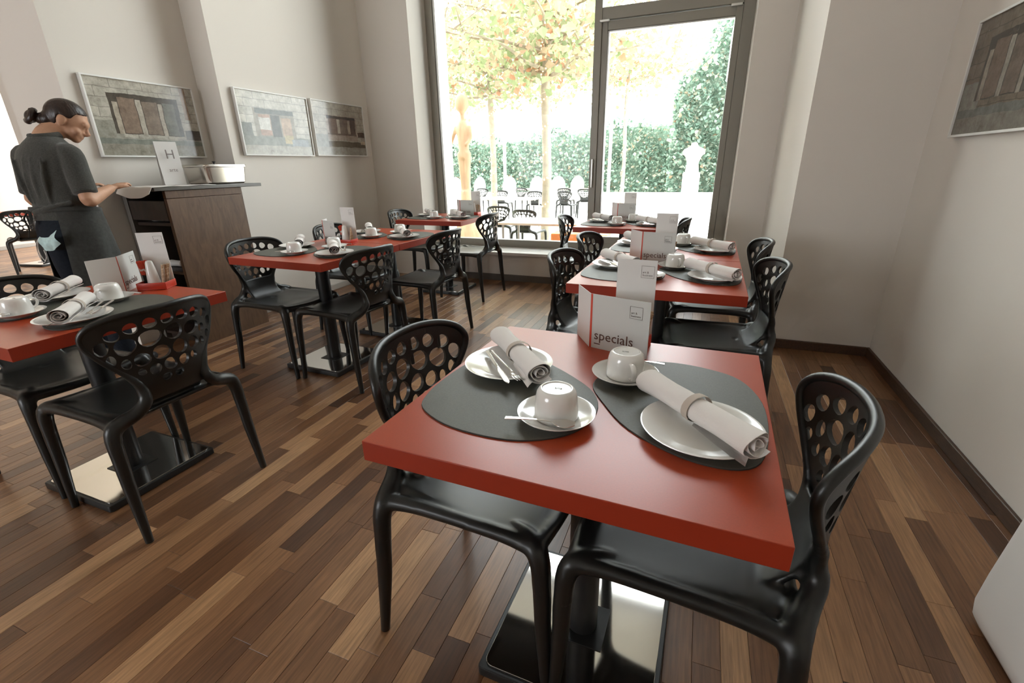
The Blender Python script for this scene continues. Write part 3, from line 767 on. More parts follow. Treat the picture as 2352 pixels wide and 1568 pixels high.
caddy(on('the near half of the double table', -.02, .275), D(-2), 'the near half of the double table')
special_card(on('the casement window table', -.10, .17), D(-12), 'the casement window table')
caddy(on('the casement window table', -.02, .25), D(-5), 'the casement window table')
special_card(on('the near middle table', -.20, .27), D(-22), 'the near middle table')
caddy(on('the near middle table', -.02, .285), D(5), 'the near middle table')
special_card(on('the left edge table', -.045, .20), D(128), 'the left edge table')
caddy(on('the left edge table', .0, .30), D(30), 'the left edge table')
special_card(on('the corner table', .06, .22), D(-5), 'the corner table')
caddy(on('the corner table', .20, .27), D(0), 'the corner table')

# ------------------------------------------------------------------ framed photographs of a weathered stone facade
def print_mat(name, base, rects, dark=1.):
    m = bpy.data.materials.new(name); m.use_nodes = True; n = m.node_tree.nodes; L = m.node_tree.links; b = n['Principled BSDF']
    b.inputs['Roughness'].default_value = .12; b.inputs['Specular IOR Level'].default_value = .35
    tc = n.new('ShaderNodeTexCoord'); sp0 = tc.outputs['Object']
    nz = n.new('ShaderNodeTexNoise'); nz.inputs['Scale'].default_value = 14; nz.inputs['Detail'].default_value = 6; L.new(sp0, nz.inputs[0])
    sc = n.new('ShaderNodeVectorMath'); sc.operation = 'MULTIPLY_ADD'; sc.inputs[1].default_value = (.018,)*3; L.new(nz.outputs['Color'], sc.inputs[0]); L.new(sp0, sc.inputs[2])
    sub = n.new('ShaderNodeVectorMath'); sub.operation = 'SUBTRACT'; sub.inputs[1].default_value = (.009,)*3; L.new(sc.outputs[0], sub.inputs[0])
    sx = n.new('ShaderNodeSeparateXYZ'); L.new(sub.outputs[0], sx.inputs[0])
    cb = n.new('ShaderNodeCombineXYZ'); L.new(sx.outputs[0], cb.inputs[0]); L.new(sx.outputs[2], cb.inputs[1])
    br = n.new('ShaderNodeTexBrick'); br.inputs['Scale'].default_value = 1; br.inputs['Brick Width'].default_value = .21; br.inputs['Row Height'].default_value = .062; br.inputs['Mortar Size'].default_value = .0022
    d = lambda c, k=1.: tuple(x*k*dark for x in c)
    br.inputs['Color1'].default_value = (*d(base), 1); br.inputs['Color2'].default_value = (*d(base, .86), 1); br.inputs['Mortar'].default_value = (*d(base, .55), 1); L.new(cb.outputs[0], br.inputs[0])
    cur = br.outputs['Color']
    def mth(op, a, bb):
        q = n.new('ShaderNodeMath'); q.operation = op
        for i, v in enumerate((a, bb)):
            if v is None: continue
            if isinstance(v, (int, float)): q.inputs[i].default_value = v
            else: L.new(v, q.inputs[i])
        return q.outputs[0]
    for (x0, z0, x1, z1, c) in rects:
        ax = mth('DIVIDE', mth('ABSOLUTE', mth('SUBTRACT', sx.outputs[0], (x0+x1)/2), None), (x1-x0)/2)
        az = mth('DIVIDE', mth('ABSOLUTE', mth('SUBTRACT', sx.outputs[2], (z0+z1)/2), None), (z1-z0)/2)
        msk = mth('LESS_THAN', mth('MAXIMUM', ax, az), 1.)
        mx = n.new('ShaderNodeMixRGB'); L.new(msk, mx.inputs[0]); L.new(cur, mx.inputs[1]); mx.inputs[2].default_value = (*d(c), 1); cur = mx.outputs[0]
    n2 = n.new('ShaderNodeTexNoise'); n2.inputs['Scale'].default_value = 22; n2.inputs['Detail'].default_value = 8; n2.inputs['Roughness'].default_value = .7; L.new(sp0, n2.inputs[0])
    rp = n.new('ShaderNodeValToRGB'); rp.color_ramp.elements[0].position = .28; rp.color_ramp.elements[0].color = (.45, .43, .40, 1); rp.color_ramp.elements[1].position = .66; rp.color_ramp.elements[1].color = (1.1, 1.1, 1.1, 1)
    L.new(n2.outputs['Fac'], rp.inputs[0])
    mm = n.new('ShaderNodeMixRGB'); mm.blend_type = 'MULTIPLY'; mm.inputs[0].default_value = .85; L.new(cur, mm.inputs[1]); L.new(rp.outputs[0], mm.inputs[2]); L.new(mm.outputs[0], b.inputs['Base Color'])
    return m
STONE = (.56, .53, .46)
R_A = [(-.37, -.14, -.20, -.02, (.36, .35, .30)), (-.37, -.165, .37, -.13, (.24, .25, .22)), (-.37, -.25, .37, -.165, (.34, .32, .27)),
       (-.245, -.10, .235, .155, (.10, .085, .07)), (-.225, -.10, -.19, .10, (.50, .44, .36)), (-.185, -.095, -.075, .13, (.27, .20, .155)), (-.07, -.10, -.035, .125, (.52, .48, .41)),
       (-.03, -.095, .075, .12, (.26, .205, .165)), (.08, -.10, .11, .11, (.50, .45, .38)), (.115, -.095, .20, .12, (.20, .20, .175)), (.245, -.12, .37, -.055, (.14, .12, .10)), (.27, .02, .31, .24, (.42, .30, .21))]
R_B = [(-.37, -.17, .37, -.10, (.26, .27, .23)), (-.37, -.25, .37, -.17, (.46, .44, .38)), (-.37, -.10, -.27, .0, (.22, .23, .20)), (-.24, -.10, .20, .12, (.34, .31, .25)), (-.22, .08, .20, .12, (.14, .15, .13)),
       (-.19, -.09, -.07, .075, (.46, .30, .22)), (-.19, -.045, -.075, .05, (.66, .65, .60)), (-.065, -.10, .035, .075, (.12, .12, .10)), (.05, -.09, .16, .06, (.52, .38, .27)), (.06, -.15, .16, -.08, (.52, .44, .25)), (.14, -.17, .34, -.11, (.35, .38, .40))]
R_C = [(-.37, -.25, .37, -.165, (.42, .40, .35)), (-.20, -.165, .37, -.11, (.17, .14, .10)), (-.37, -.165, -.2, -.05, (.34, .34, .31)), (-.20, -.10, .25, .13, (.46, .38, .32)), (-.19, .095, .24, .125, (.10, .08, .07)),
       (-.17, -.04, -.05, .10, (.24, .17, .135)), (-.045, -.04, -.01, .10, (.56, .50, .42)), (-.005, -.04, .11, .10, (.25, .19, .155)), (.115, -.04, .145, .09, (.54, .48, .40)), (.15, -.04, .235, .10, (.15, .105, .085)), (-.2, -.05, .24, -.035, (.20, .15, .12)), (.26, -.06, .37, -.01, (.12, .08, .06)), (.30, -.13, .37, -.10, (.55, .45, .34))]
P_A, P_B, P_C, P_D = print_mat('facade_print_broad', STONE, R_A), print_mat('facade_print_pale', (.62, .60, .53), R_B), print_mat('facade_print_small', (.52, .48, .41), R_C), print_mat('facade_print_brown', (.30, .25, .19), R_A, .62)
def picture(loc, rz, wd, hg, pm, label, frame_m):
    r = empty('framed_picture', loc, rz); tag(r, label, 'picture', 'framed facade photographs')
    t, dp = .011, .030
    for nme, lo, hi in (('frame_rail', (-wd/2, -dp, 0), (wd/2, 0, t)), ('frame_rail', (-wd/2, -dp, hg-t), (wd/2, 0, hg)), ('frame_stile', (-wd/2, -dp, t), (-wd/2+t, 0, hg-t)), ('frame_stile', (wd/2-t, -dp, t), (wd/2, 0, hg-t))):
        o = box(nme, lo, hi, frame_m, r, .0015)
    me = box_mesh('print', (-wd/2+t, -.021, -hg/2+t), (wd/2-t, -.004, hg/2-t), pm); p = new_obj('print', me, r); p.location = (0, 0, hg/2); p.scale = (1, 1, 1)
    return r
WF = mat('white_picture_frame', (.78, .77, .74), .4)
picture((XN+.002, 2.53, 1.315), D(90), .75, .50, P_A, 'large framed facade photograph in white frame behind the standing person', WF)
picture((XL+.002, 3.47, 1.33), D(90), .78, .505, P_B, 'white framed pale facade photograph, left of the wall pair', WF)
picture((XL+.002, 4.29, 1.335), D(90), .77, .505, P_C, 'white framed brown-windowed facade photograph nearest the window corner', WF)
picture((XR-.002, 2.735, 1.30), D(-90), .78, .49, P_D, 'dark brown framed facade photograph hanging on the right wall', WF)

# ------------------------------------------------------------------ service counter
cx0, cx1, cy0, cy1, ctz = XN+.02, -3.33, 2.20, 2.79, 1.095
ctr = empty('service_counter', ((cx0+cx1)/2, (cy0+cy1)/2, 0)); tag(ctr, 'brown wooden service counter with open shelves beside the standing person', 'counter')
def cpart(name, lo, hi, m, bevel=.002):
    o = box(name, lo, hi, m, None, bevel); o.parent = ctr; o.location = o.location-Vector(ctr.location); return o
cpart('side_panel', (cx1-.028, cy0+.002, .0), (cx1, cy1, ctz-.052), WOODC)
cpart('top_rail', (cx1-.028, cy0+.002, ctz-.050), (cx1, cy1, ctz-.001), WOODC)
cpart('side_panel', (cx0, cy0, 0), (cx0+.04, cy1, ctz-.001), mat('grey_brown_laminate', (.12, .105, .09), .5))
cpart('back_panel', (cx0+.04, cy1-.02, .05), (cx1-.028, cy1, ctz-.001), WOODCD)
cpart('plinth', (cx0+.04, cy0+.04, 0), (cx1-.028, cy1-.02, .05), WOODCD)
cpart('bottom_board', (cx0+.04, cy0+.01, .05), (cx1-.028, cy1-.02, .07), WOODCD)
for zz in (.52, .86): cpart('shelf', (cx0+.04, cy0+.03, zz), (cx1-.028, cy1-.02, zz+.022), WOODCD)
cpart('worktop', (cx0-.0, cy0-.07, ctz), (cx1+.012, 2.972, ctz+.024), mat('dark_grey_worktop', (.085, .075, .062), .3), .003)
dr = cpart('drawer_front', (cx0+.045, cy0+.004, .90), (cx1-.034, cy0+.024, 1.03), WOODCD)
CT = ctz+.0245
# napkin rolls on the shelves
for k, (xx, yy, zz, lab) in enumerate(((-3.56, 2.36, .543, 'rolled white napkin lying on the counter shelf behind the apron'), (-3.53, 2.30, .883, 'rolled white napkin on the top shelf of the counter'))):
    r = empty('napkin_roll', (xx, yy, zz), D(90)); tag(r, lab, 'napkin', 'napkin rolls on the counter shelves'); new_obj('napkin', NAP_ME, r); new_obj('paper_band', BAND_ME, r)
# cloth on the counter, drooping over its near corner
def cloth_mesh():
    bm = bmesh.new(); nx, ny = 16, 40; g = []
    for j in range(ny+1):
        t = j/ny; row = []
        for i in range(nx+1):
            u = i/nx; x = -3.66+.33*u; yy = 2.055+.53*t; z = CT+.004+.0015*math.sin(i*.9+j*.4)
            y = yy
            over = 2.135-yy
            if over > 0: z -= .9*over*(.55+.45*math.sin(u*3)); y = 2.128-over*.35
            if u > .97: z -= 0
            row.append(bm.verts.new((x, y, z)))
        g.append(row)
    for j in range(ny):
        for i in range(nx): bm.faces.new((g[j][i], g[j][i+1], g[j+1][i+1], g[j+1][i]))
    bmesh.ops.recalc_face_normals(bm, faces=bm.faces); bmesh.ops.solidify(bm, geom=list(bm.faces), thickness=.0025)
    return bm_mesh(bm, 'cloth', NAPK, 70)
tag(new_obj('table_cloth', cloth_mesh()), 'folded white cloth under the standing person\'s hands on the counter', 'cloth')
# stainless food pan with lid
pan = empty('food_pan', (-3.50, 2.74, CT+.001)); tag(pan, 'stainless steel food pan with lid on the counter', 'pan')
STEELP = mat('brushed_pan_steel', (.66, .62, .57), .20, metal=1.0)
def pan_mesh():
    bm = bmesh.new(); rings = []
    for wd, dp, r, z in ((.22, .30, .03, 0), (.245, .325, .035, .012), (.262, .345, .035, .118), (.275, .36, .03, .122), (.275, .36, .03, .126), (.255, .338, .03, .126)):
        rings.append([bm.verts.new((x, y, z)) for x, y in rounded_rect(wd, dp, r, 5)])
    for a, b in zip(rings, rings[1:]):
        n = len(a)
        for k in range(n): bm.faces.new((a[k], a[(k+1) % n], b[(k+1) % n], b[k]))
    bm.faces.new(rings[0]); bm.faces.new(rings[-1]); return bm_mesh(bm, 'pan_body', STEELP, 35)
new_obj('pan_body', pan_mesh(), pan)
lid = new_obj('lid', prism_mesh('lid', rounded_rect(.272, .357, .03), .1265, .139, STEELP, .006, 35), pan)
kn = new_obj('lid_knob', lathe_mesh('lid_knob', [(0, .139), (.006, .139), (.005, .150), (.012, .156), (.012, .161), (0, .163)], mat('black_knob', (.02, .02, .02), .4), 16), lid)
# tall leaflet standing on the counter
lf = empty('leaflet', (-3.52, 2.42, CT+.005), D(78)); tag(lf, 'tall white leaflet with dark print standing on the counter', 'leaflet')
new_obj('leaflet_front', box_mesh('leaflet_front', (-.07, -.012, 0), (.07, -.010, .285), CARD), lf).rotation_euler.x = D(-4)
new_obj('leaflet_back', box_mesh('leaflet_back', (-.07, .030, 0), (.07, .032, .285), CARD), lf).rotation_euler.x = D(4)
t = new_obj('print', text_mesh('print', 'H', .085, INKG, 'CENTER'), lf); t.location = (.005, -.001, .175); t.rotation_euler = (D(86), 0, 0); t.location.y = -.0255+.008
t = new_obj('print', text_mesh('print', 'arte', .034, INKG, 'CENTER'), lf); t.location = (.006, -.0185+.0045, .09); t.rotation_euler = (D(86), 0, D(0))

# white rounded cabinet cut by the right picture edge
def cabinet_mesh():
    bm = bmesh.new(); prof = [(.86, .025), (.84, .012), (.832, .03), (.835, .12), (.845, .30), (.862, .60), (.87, .86), (.88, .90), (.90, .91)]
    rows = []
    for x, z in prof: pass
    poly_z = [(.0, .030), (.004, .10), (.02, .3), (.05, .62), (.06, .70)]
    rings = []
    for ins, z in ((.05, .004), (.018, .012), (.004, .035), (.0, .07), (.004, .16), (.016, .34), (.03, .56), (.036, .66), (.05, .68)):
        rings.append([bm.verts.new((x+.9935-.0, y+.98, z)) for x, y in rounded_rect(.30-2*ins*.9, .70-2*ins, .05-.3*ins, 5)])
    for a, b in zip(rings, rings[1:]):
        n = len(a)
        for k in range(n): bm.faces.new((a[k], a[(k+1) % n], b[(k+1) % n], b[k]))
    bm.faces.new(rings[0]); bm.faces.new(rings[-1]); return bm_mesh(bm, 'cabinet', WHITEP, 50)
cme = cabinet_mesh()
for v in cme.vertices: v.co -= Vector((.9935, .98, 0))
co = new_obj('low_cabinet', cme); co.location = (.968, 1.02, 0); tag(co, 'white rounded low cabinet at the lower right corner', 'cabinet')

# ------------------------------------------------------------------ standing person
SKIN = mat('skin', (.52, .29, .185), .5, spec=.4, var=.06, vscale=30)
HAIR = mat('dark_brown_hair', (.022, .011, .008), .38, spec=.5, var=.35, vscale=60, stretch=(1, 1, .2), bump=.25, bscale=120)
SHIRT = mat('charcoal_chambray', (.062, .062, .056), .9, spec=.15, var=.22, vscale=160, bump=.2, bscale=60, sheen=.2)
APRON = mat('dark_grey_apron', (.045, .046, .043), .85, spec=.2, var=.18, vscale=60, bump=.15, bscale=40, sheen=.15)
DENIM = mat('dark_denim', (.010, .013, .020), .85, spec=.2, var=.25, vscale=90)
SHOE = mat('black_shoe', (.012, .012, .012), .5)
person = empty('person', (-3.475, 1.705, 0), D(12)); tag(person, 'person in charcoal shirt and long apron standing at the wooden counter', 'person')
def add_ell(bm, c, r, rot=None, seg=20):
    q = bmesh.ops.create_uvsphere(bm, u_segments=seg, v_segments=seg//2+2, radius=1.0)
    M = Matrix.Translation(c) @ (rot.to_4x4() if rot is not None else Matrix.Identity(4)) @ Matrix.Diagonal((*r, 1))
    for v in q['verts']: v.co = M @ v.co
    return q['verts']
def add_loft(bm, rings, seg=28):
    """rings: (cx, cy, cz, rx, ry)"""
    rs = [[bm.verts.new((cx+rx*math.cos(2*math.pi*k/seg), cy+ry*math.sin(2*math.pi*k/seg), cz)) for k in range(seg)] for cx, cy, cz, rx, ry in rings]
    for a, b in zip(rs, rs[1:]):
        for k in range(seg): bm.faces.new((a[k], a[(k+1) % seg], b[(k+1) % seg], b[k]))
    bm.faces.new(rs[0]); bm.faces.new(rs[-1])
HEADM = Matrix.Translation((.02, .085, 1.438)) @ (Euler((0, 0, D(-48))).to_matrix() @ Euler((D(-30), 0, 0)).to_matrix()).to_4x4()
def hm(p): return HEADM @ Vector(p)
HR = (Euler((0, 0, D(-48))).to_matrix() @ Euler((D(-30), 0, 0)).to_matrix())
SH_R, EL_R, WR_R, HA_R = (.152, .0, 1.315), (.215, -.03, 1.070), (.17, .165, 1.128), (.155, .24, 1.140)
SH_L, EL_L, WR_L, HA_L = (-.152, .0, 1.315), (-.215, .01, 1.070), (-.11, .20, 1.125), (-.08, .27, 1.138)
bm = bmesh.new()
# head: origin at skull base, +y face
add_ell(bm, hm((0, .012, .095)), (.073, .092, .088), HR); add_ell(bm, hm((0, .048, .050)), (.056, .056, .066), HR); add_ell(bm, hm((0, .075, .005)), (.030, .026, .026), HR)
add_ell(bm, hm((0, .096, .098)), (.052, .016, .022), HR)                                   # brow
add_tube(bm, [hm((0, .098, .088)), hm((0, .112, .062)), hm((0, .122, .047))], [.008, .011, .013], 8, 3)  # nose
add_ell(bm, hm((0, .112, .044)), (.018, .010, .009), HR)
add_ell(bm, hm((0, .098, .024)), (.022, .010, .006), HR); add_ell(bm, hm((0, .096, .014)), (.019, .010, .006), HR)  # lips
for s in (-1, 1):
    add_ell(bm, hm((s*.030, .088, .074)), (.013, .011, .010), HR)                            # eyes
    add_ell(bm, hm((s*.040, .072, .045)), (.022, .022, .022), HR)                            # cheeks
    add_ell(bm, hm((s*.075, .005, .070)), (.009, .020, .032), HR); add_ell(bm, hm((s*.073, .008, .045)), (.007, .011, .012), HR)   # ears
add_tube(bm, [(0, .0, 1.36), (.0, .035, 1.42), hm((0, .0, .03)), hm((0, .01, .07))], [.062, .055, .053, .055], 14, 4)
add_loft(bm, [(0, 0, .86, .15, .11), (0, 0, .95, .155, .112), (0, 0, 1.05, .125, .092), (0, 0, 1.2, .14, .10), (0, 0, 1.33, .15, .09), (0, .0, 1.385, .08, .06)])
def arm(sh, el, wr):
    sh, el, wr = Vector(sh), Vector(el), Vector(wr)
    add_tube(bm, [sh, sh.lerp(el, .35), sh.lerp(el, .8), el, el.lerp(wr, .25), el.lerp(wr, .7), wr], [.048, .046, .038, .038, .040, .030, .024], 12, 4)
arm(SH_R, EL_R, WR_R); arm(SH_L, EL_L, WR_L)
def hand(wr, ha, s):
    wr, ha = Vector(wr), Vector(ha); d = (ha-wr).normalized(); side = Vector((d.y, -d.x, 0)).normalized()*s
    add_tube(bm, [wr, wr.lerp(ha, .5), ha], [.023, .033, .034], 12, 3, (.48, 1.1))
    for k, (off, ln) in enumerate(((.027, .062), (.010, .074), (-.008, .070), (-.025, .055))):
        b0 = ha+side*off*-1-d*.006; 
        add_tube(bm, [b0, b0+d*ln*.45+Vector((0, 0, .006)), b0+d*ln*.8+Vector((0, 0, -.004)), b0+d*ln+Vector((0, 0, -.014))], [.0088, .0086, .0078, .0065], 8, 3)
    b0 = wr.lerp(ha, .35)-side*.026
    add_tube(bm, [b0, b0+d*.03-side*.020, b0+d*.058-side*.022+Vector((0, 0, -.008))], [.0115, .0100, .0078], 8, 3)
hand(WR_R, HA_R, -1); hand(WR_L, HA_L, 1)
for s in (-1, 1):
    add_tube(bm, [(s*.085, 0, .88), (s*.09, .01, .50), (s*.092, -.005, .30), (s*.095, -.01, .085)], [.082, .058, .055, .036], 12, 4)
    add_tube(bm, [(s*.095, -.03, .045), (s*.10, .05, .04), (s*.105, .14, .028)], [.036, .038, .025], 10, 3)
body = new_obj('body', remeshed('body', bm, SKIN, .0058, 3), person)
# hair: smooth cap pulled back into a low bun
bm = bmesh.new()
vs = add_ell(bm, hm((0, .008, .100)), (.080, .098, .092), HR, 110)
inv = HEADM.inverted()
rm = []
for v in bm.verts:
    p = inv @ v.co
    face = p.y > .052+.35*(p.z-.12) and p.z < .150 - .25*abs(p.x)
    low = p.z < .016 and p.y > -.085
    earz = p.z < .092 and p.y > -.012 and p.y < .06 and abs(p.x) > .04
    if face or low or earz: rm.append(v)
bmesh.ops.delete(bm, geom=rm, context='VERTS')
bmesh.ops.recalc_face_normals(bm, faces=bm.faces); bmesh.ops.solidify(bm, geom=list(bm.faces), thickness=.012)
add_ell(bm, hm((0, -.055, .045)), (.052, .040, .046), HR); add_ell(bm, hm((0, -.085, .030)), (.034, .028, .030), HR)
hair = new_obj('hair', remeshed('hair', bm, HAIR, .005, 10), person)
bm = bmesh.new()
cb = hm((0, -.118, .022))
add_ell(bm, cb, (.036, .030, .036), HR)
for k in range(7):
    a = k*.9; add_tube(bm, [cb+HR @ Vector((.036*math.cos(a+q), -.006+.012*math.sin(2*q+k), .036*math.sin(a+q))) for q in (0, .7, 1.4, 2.1)], [.008, .014, .014, .008], 8, 3)
new_obj('hair_bun', remeshed('hair_bun', bm, HAIR, .004, 2), hair)
# shirt with collar and short sleeves
bm = bmesh.new()
def fold(x): return .004*math.sin(x)
add_loft(bm, [(0, -.002, .965, .172, .135), (0, -.002, 1.00, .168, .130), (0, 0, 1.05, .158, .120), (0, 0, 1.12, .166, .122), (0, 0, 1.22, .170, .128), (0, .0, 1.29, .174, .120), (0, .004, 1.335, .160, .106), (0, .010, 1.375, .118, .088), (0, .018, 1.412, .070, .066)], 40)
for sh, el in ((SH_R, EL_R), (SH_L, EL_L)):
    sh, el = Vector(sh), Vector(el); inn = Vector((sh.x*.55, 0, 1.318))
    add_tube(bm, [inn, sh+Vector((0, 0, -.004)), sh.lerp(el, .4), sh.lerp(el, .84)], [.050, .060, .060, .058], 16, 5)
# vertical back folds
for x0_, x1_, amp in ((-.09, -.07, .011), (.03, .0, .010), (.10, .06, .011), (-.02, -.05, .008)):
    add_tube(bm, [(x0_, -.118, 1.30), ((x0_+x1_)/2, -.122, 1.18), (x1_, -.116, 1.06)], [.004, amp+.004, .005], 8, 4)
add_tube(bm, [(-.13, -.06, 1.0), (-.05, -.125, 1.015), (.06, -.13, 1.035), (.15, -.07, 1.06)], [.012, .016, .014, .012], 8, 4)
shirt = new_obj('shirt', remeshed('shirt', bm, SHIRT, .0065, 3), person)
bm = bmesh.new(); pts = []
for k in range(14):
    a = 2*math.pi*k/14; pts.append((.070*math.cos(a), .022+.068*math.sin(a), 1.412+.010*math.sin(a)))
add_tube(bm, pts, .019, 8, 3, (1.0, .38), True)
new_obj('collar', bm_mesh(bm, 'collar', SHIRT, 60), shirt)
# trousers
bm = bmesh.new()
add_loft(bm, [(0, 0, 1.00, .150, .118), (0, -.008, .93, .168, .138), (0, -.012, .86, .172, .145), (0, -.005, .80, .165, .125)])
for s in (-1, 1): add_tube(bm, [(s*.082, -.005, .86), (s*.088, .0, .70), (s*.09, .012, .50), (s*.092, -.002, .30), (s*.095, -.008, .10)], [.092, .085, .068, .066, .060], 16, 4)
new_obj('trousers', remeshed('trousers', bm, DENIM, .009, 3), person)
for s in (-1, 1):
    bm = bmesh.new(); add_tube(bm, [(s*.095, -.045, .050), (s*.098, .03, .052), (s*.104, .13, .036), (s*.106, .175, .028)], [.038, .045, .040, .024], 12, 4)
    for v in bm.verts: v.co.z = max(v.co.z, .0015)
    new_obj('shoe', bm_mesh(bm, 'shoe', SHOE, 60), person)
# long apron wrapped round front and right side, open at the back left
bm = bmesh.new(); rows = []
N = 46
for j in range(18):
    t = j/17; z = 1.02-.60*t; r = []
    for i in range(N+1):
        a = D(-62)+D(262)*i/N
        fl = .006*math.sin(i*.75+t*2.5)*t*2.2
        rx = .176+.045*t+fl; ry = .142+.055*t+fl
        r.append(bm.verts.new((rx*math.cos(a), ry*math.sin(a)+.004, z-.012*math.sin(a))))
    rows.append(r)
for a, b in zip(rows, rows[1:]):
    for i in range(N): bm.faces.new((a[i], a[i+1], b[i+1], b[i]))
bmesh.ops.recalc_face_normals(bm, faces=bm.faces); bmesh.ops.solidify(bm, geom=list(bm.faces), thickness=.003)
ap = new_obj('apron', bm_mesh(bm, 'apron', APRON, 70), person)
bm = bmesh.new()
add_tube(bm, [(.177*math.cos(D(a)), .002+.143*math.sin(D(a)), 1.018-.012*math.sin(D(a))) for a in range(0, 360, 20)], .011, 8, 2, (1.2, .35), True)
add_tube(bm, [(-.07, -.146, 1.02), (-.10, -.158, .98), (-.085, -.162, .93), (-.11, -.160, .88)], [.007]*4, 6, 4, (.4, 1.2)); add_tube(bm, [(-.07, -.146, 1.02), (-.04, -.165, .985), (-.06, -.168, .955), (-.085, -.150, 1.0)], [.007]*4, 6, 4, (.4, 1.2))
new_obj('apron_strings', bm_mesh(bm, 'apron_strings', APRON, 70), ap)
# blue face mask hanging from the back pocket
MASK = mat('pale_blue_mask', (.50, .66, .66), .85, spec=.15, var=.1, vscale=60)
PM = Matrix.Translation(person.location) @ Matrix.Rotation(person.rotation_euler.z, 4, 'Z')
mk = empty('face_mask', PM @ Vector((.045, -.170, .835)), person.rotation_euler.z); tag(mk, 'pale blue face mask hanging from the trouser pocket', 'mask')
bm = bmesh.new(); rows = []
for j in range(7):
    t = j/6; rows.append([bm.verts.new((-.055+.12*k/7, -.010-.012*math.sin(t*math.pi)-.006*math.sin(k*1.6+j), .05-.075*t+.035*k/7-.02*math.sin(k/7*math.pi))) for k in range(8)])
for a, b in zip(rows, rows[1:]):
    for k in range(7): bm.faces.new((a[k], a[k+1], b[k+1], b[k]))
bmesh.ops.recalc_face_normals(bm, faces=bm.faces); bmesh.ops.solidify(bm, geom=list(bm.faces), thickness=.002)
new_obj('mask_panel', bm_mesh(bm, 'mask_panel', MASK, 70), mk)
for k, (dx, dz) in enumerate(((0, 0), (-.012, -.012))):
    new_obj('ear_loop', tube_mesh('ear_loop', [(-.052, -.016, .045), (-.085+dx, -.012, .0), (-.092+dx, -.010, -.055+dz), (-.070+dx, -.014, -.085+dz), (-.045, -.018, -.06), (-.048, -.018, -.025)], .0022, CARD, 6, 4), mk)

# ------------------------------------------------------------------ terrace beyond the window
GZ = -.25
PAVE = mat('pale_terrace_paving', (.62, .61, .58), .9, var=.08, vscale=3)
LAWN = mat('pale_gravel_grass', (.30, .33, .19), .95, col2=(.42, .42, .30), vscale=9)
struct(box('ground_terrace', (-40, 9.2, GZ-.2), (25, 60, GZ), PAVE), 'pale paved terrace beyond the window')
struct(box('ground_lawn', (-40, 5.62, GZ-.2), (25, 9.2, GZ-.004), LAWN), 'pale grass strip outside the window')
LEAFG = leaf_mat('ivy_leaves', [(0, (.13, .21, .15)), (.35, (.21, .31, .24)), (.7, (.31, .39, .31)), (.93, (.42, .45, .36)), (1, (.48, .30, .18))])
LEAFT = leaf_mat('autumn_leaves', [(0, (.24, .30, .15)), (.4, (.33, .38, .21)), (.6, (.40, .36, .24)), (.8, (.45, .31, .22)), (1, (.46, .22, .12))], .5)
BARK = mat('pale_bark', (.33, .28, .22), .9, var=.25, vscale=9, bump=.4, bscale=20)
def leaves_mesh(name, pts, size, m, rs):
    bm = bmesh.new()
    for p in pts:
        s = size*rs.uniform(.6, 1.35); q = Euler((rs.uniform(-1.2, 1.2), rs.uniform(-1.2, 1.2), rs.uniform(0, 6.28))).to_matrix()
        vs = [bm.verts.new(Vector(p)+q @ Vector(v)*s) for v in ((-.5, 0, 0), (-.12, -.42, .06), (.5, 0, 0), (-.12, .42, .06))]
        bm.faces.new((vs[0], vs[1], vs[2])); bm.faces.new((vs[0], vs[2], vs[3]))
    me = bpy.data.meshes.new(name); bm.to_mesh(me); bm.free(); me.materials.append(m); return me
def hedge(name, x0, x1, y, zt, n, label, seed, top=lambda u: 1.):
    rs = random.Random(seed); r = empty(name, ((x0+x1)/2, y, GZ)); tag(r, label, 'hedge')
    core_bm = bmesh.new(); nx = 26; rows = []
    for i in range(nx+1):
        u = i/nx; x = x0+(x1-x0)*u-(x0+x1)/2; h = (zt-GZ)*top(u)
        rows.append([core_bm.verts.new((x, yy, zz)) for yy, zz in ((-.25, 0), (-.35+.1*math.sin(i), h*.5), (-.15, h*.93), (.3, h*.93), (.3, 0))])
    for a, b in zip(rows, rows[1:]):
        for k in range(5): core_bm.faces.new((a[k], a[(k+1) % 5], b[(k+1) % 5], b[k]))
    core_bm.faces.new(rows[0]); core_bm.faces.new(rows[-1])
    new_obj('hedge_core', bm_mesh(core_bm, 'hedge_core', mat('hedge_core_green', (.14, .20, .15), .95, col2=(.22, .29, .22), vscale=4)), r)
    pts = []
    for k in range(n):
        u = rs.random(); h = (zt-GZ)*top(u)*(1+.06*math.sin(u*40)); zz = h*rs.random()**.9
        pts.append((x0+(x1-x0)*u-(x0+x1)/2, -.45-.35*rs.random()*abs(math.sin(u*23+zz*2)), zz+rs.uniform(-.1, .12)))
    f = new_obj('leaves', leaves_mesh('leaves', pts, .16, LEAFG, rs), r); f['kind'] = 'stuff'
hedge('ivy_hedge', -22, .2, 24, 3.0, 17000, 'pale green ivy hedge closing the terrace', 3, lambda u: .92+.08*math.sin(u*9))
hedge('ivy_wall', -1.4, 5.2, 21.5, 7.6, 11000, 'tall ivy covered wall rising behind the casement', 4, lambda u: min(1., .50+u*1.35))
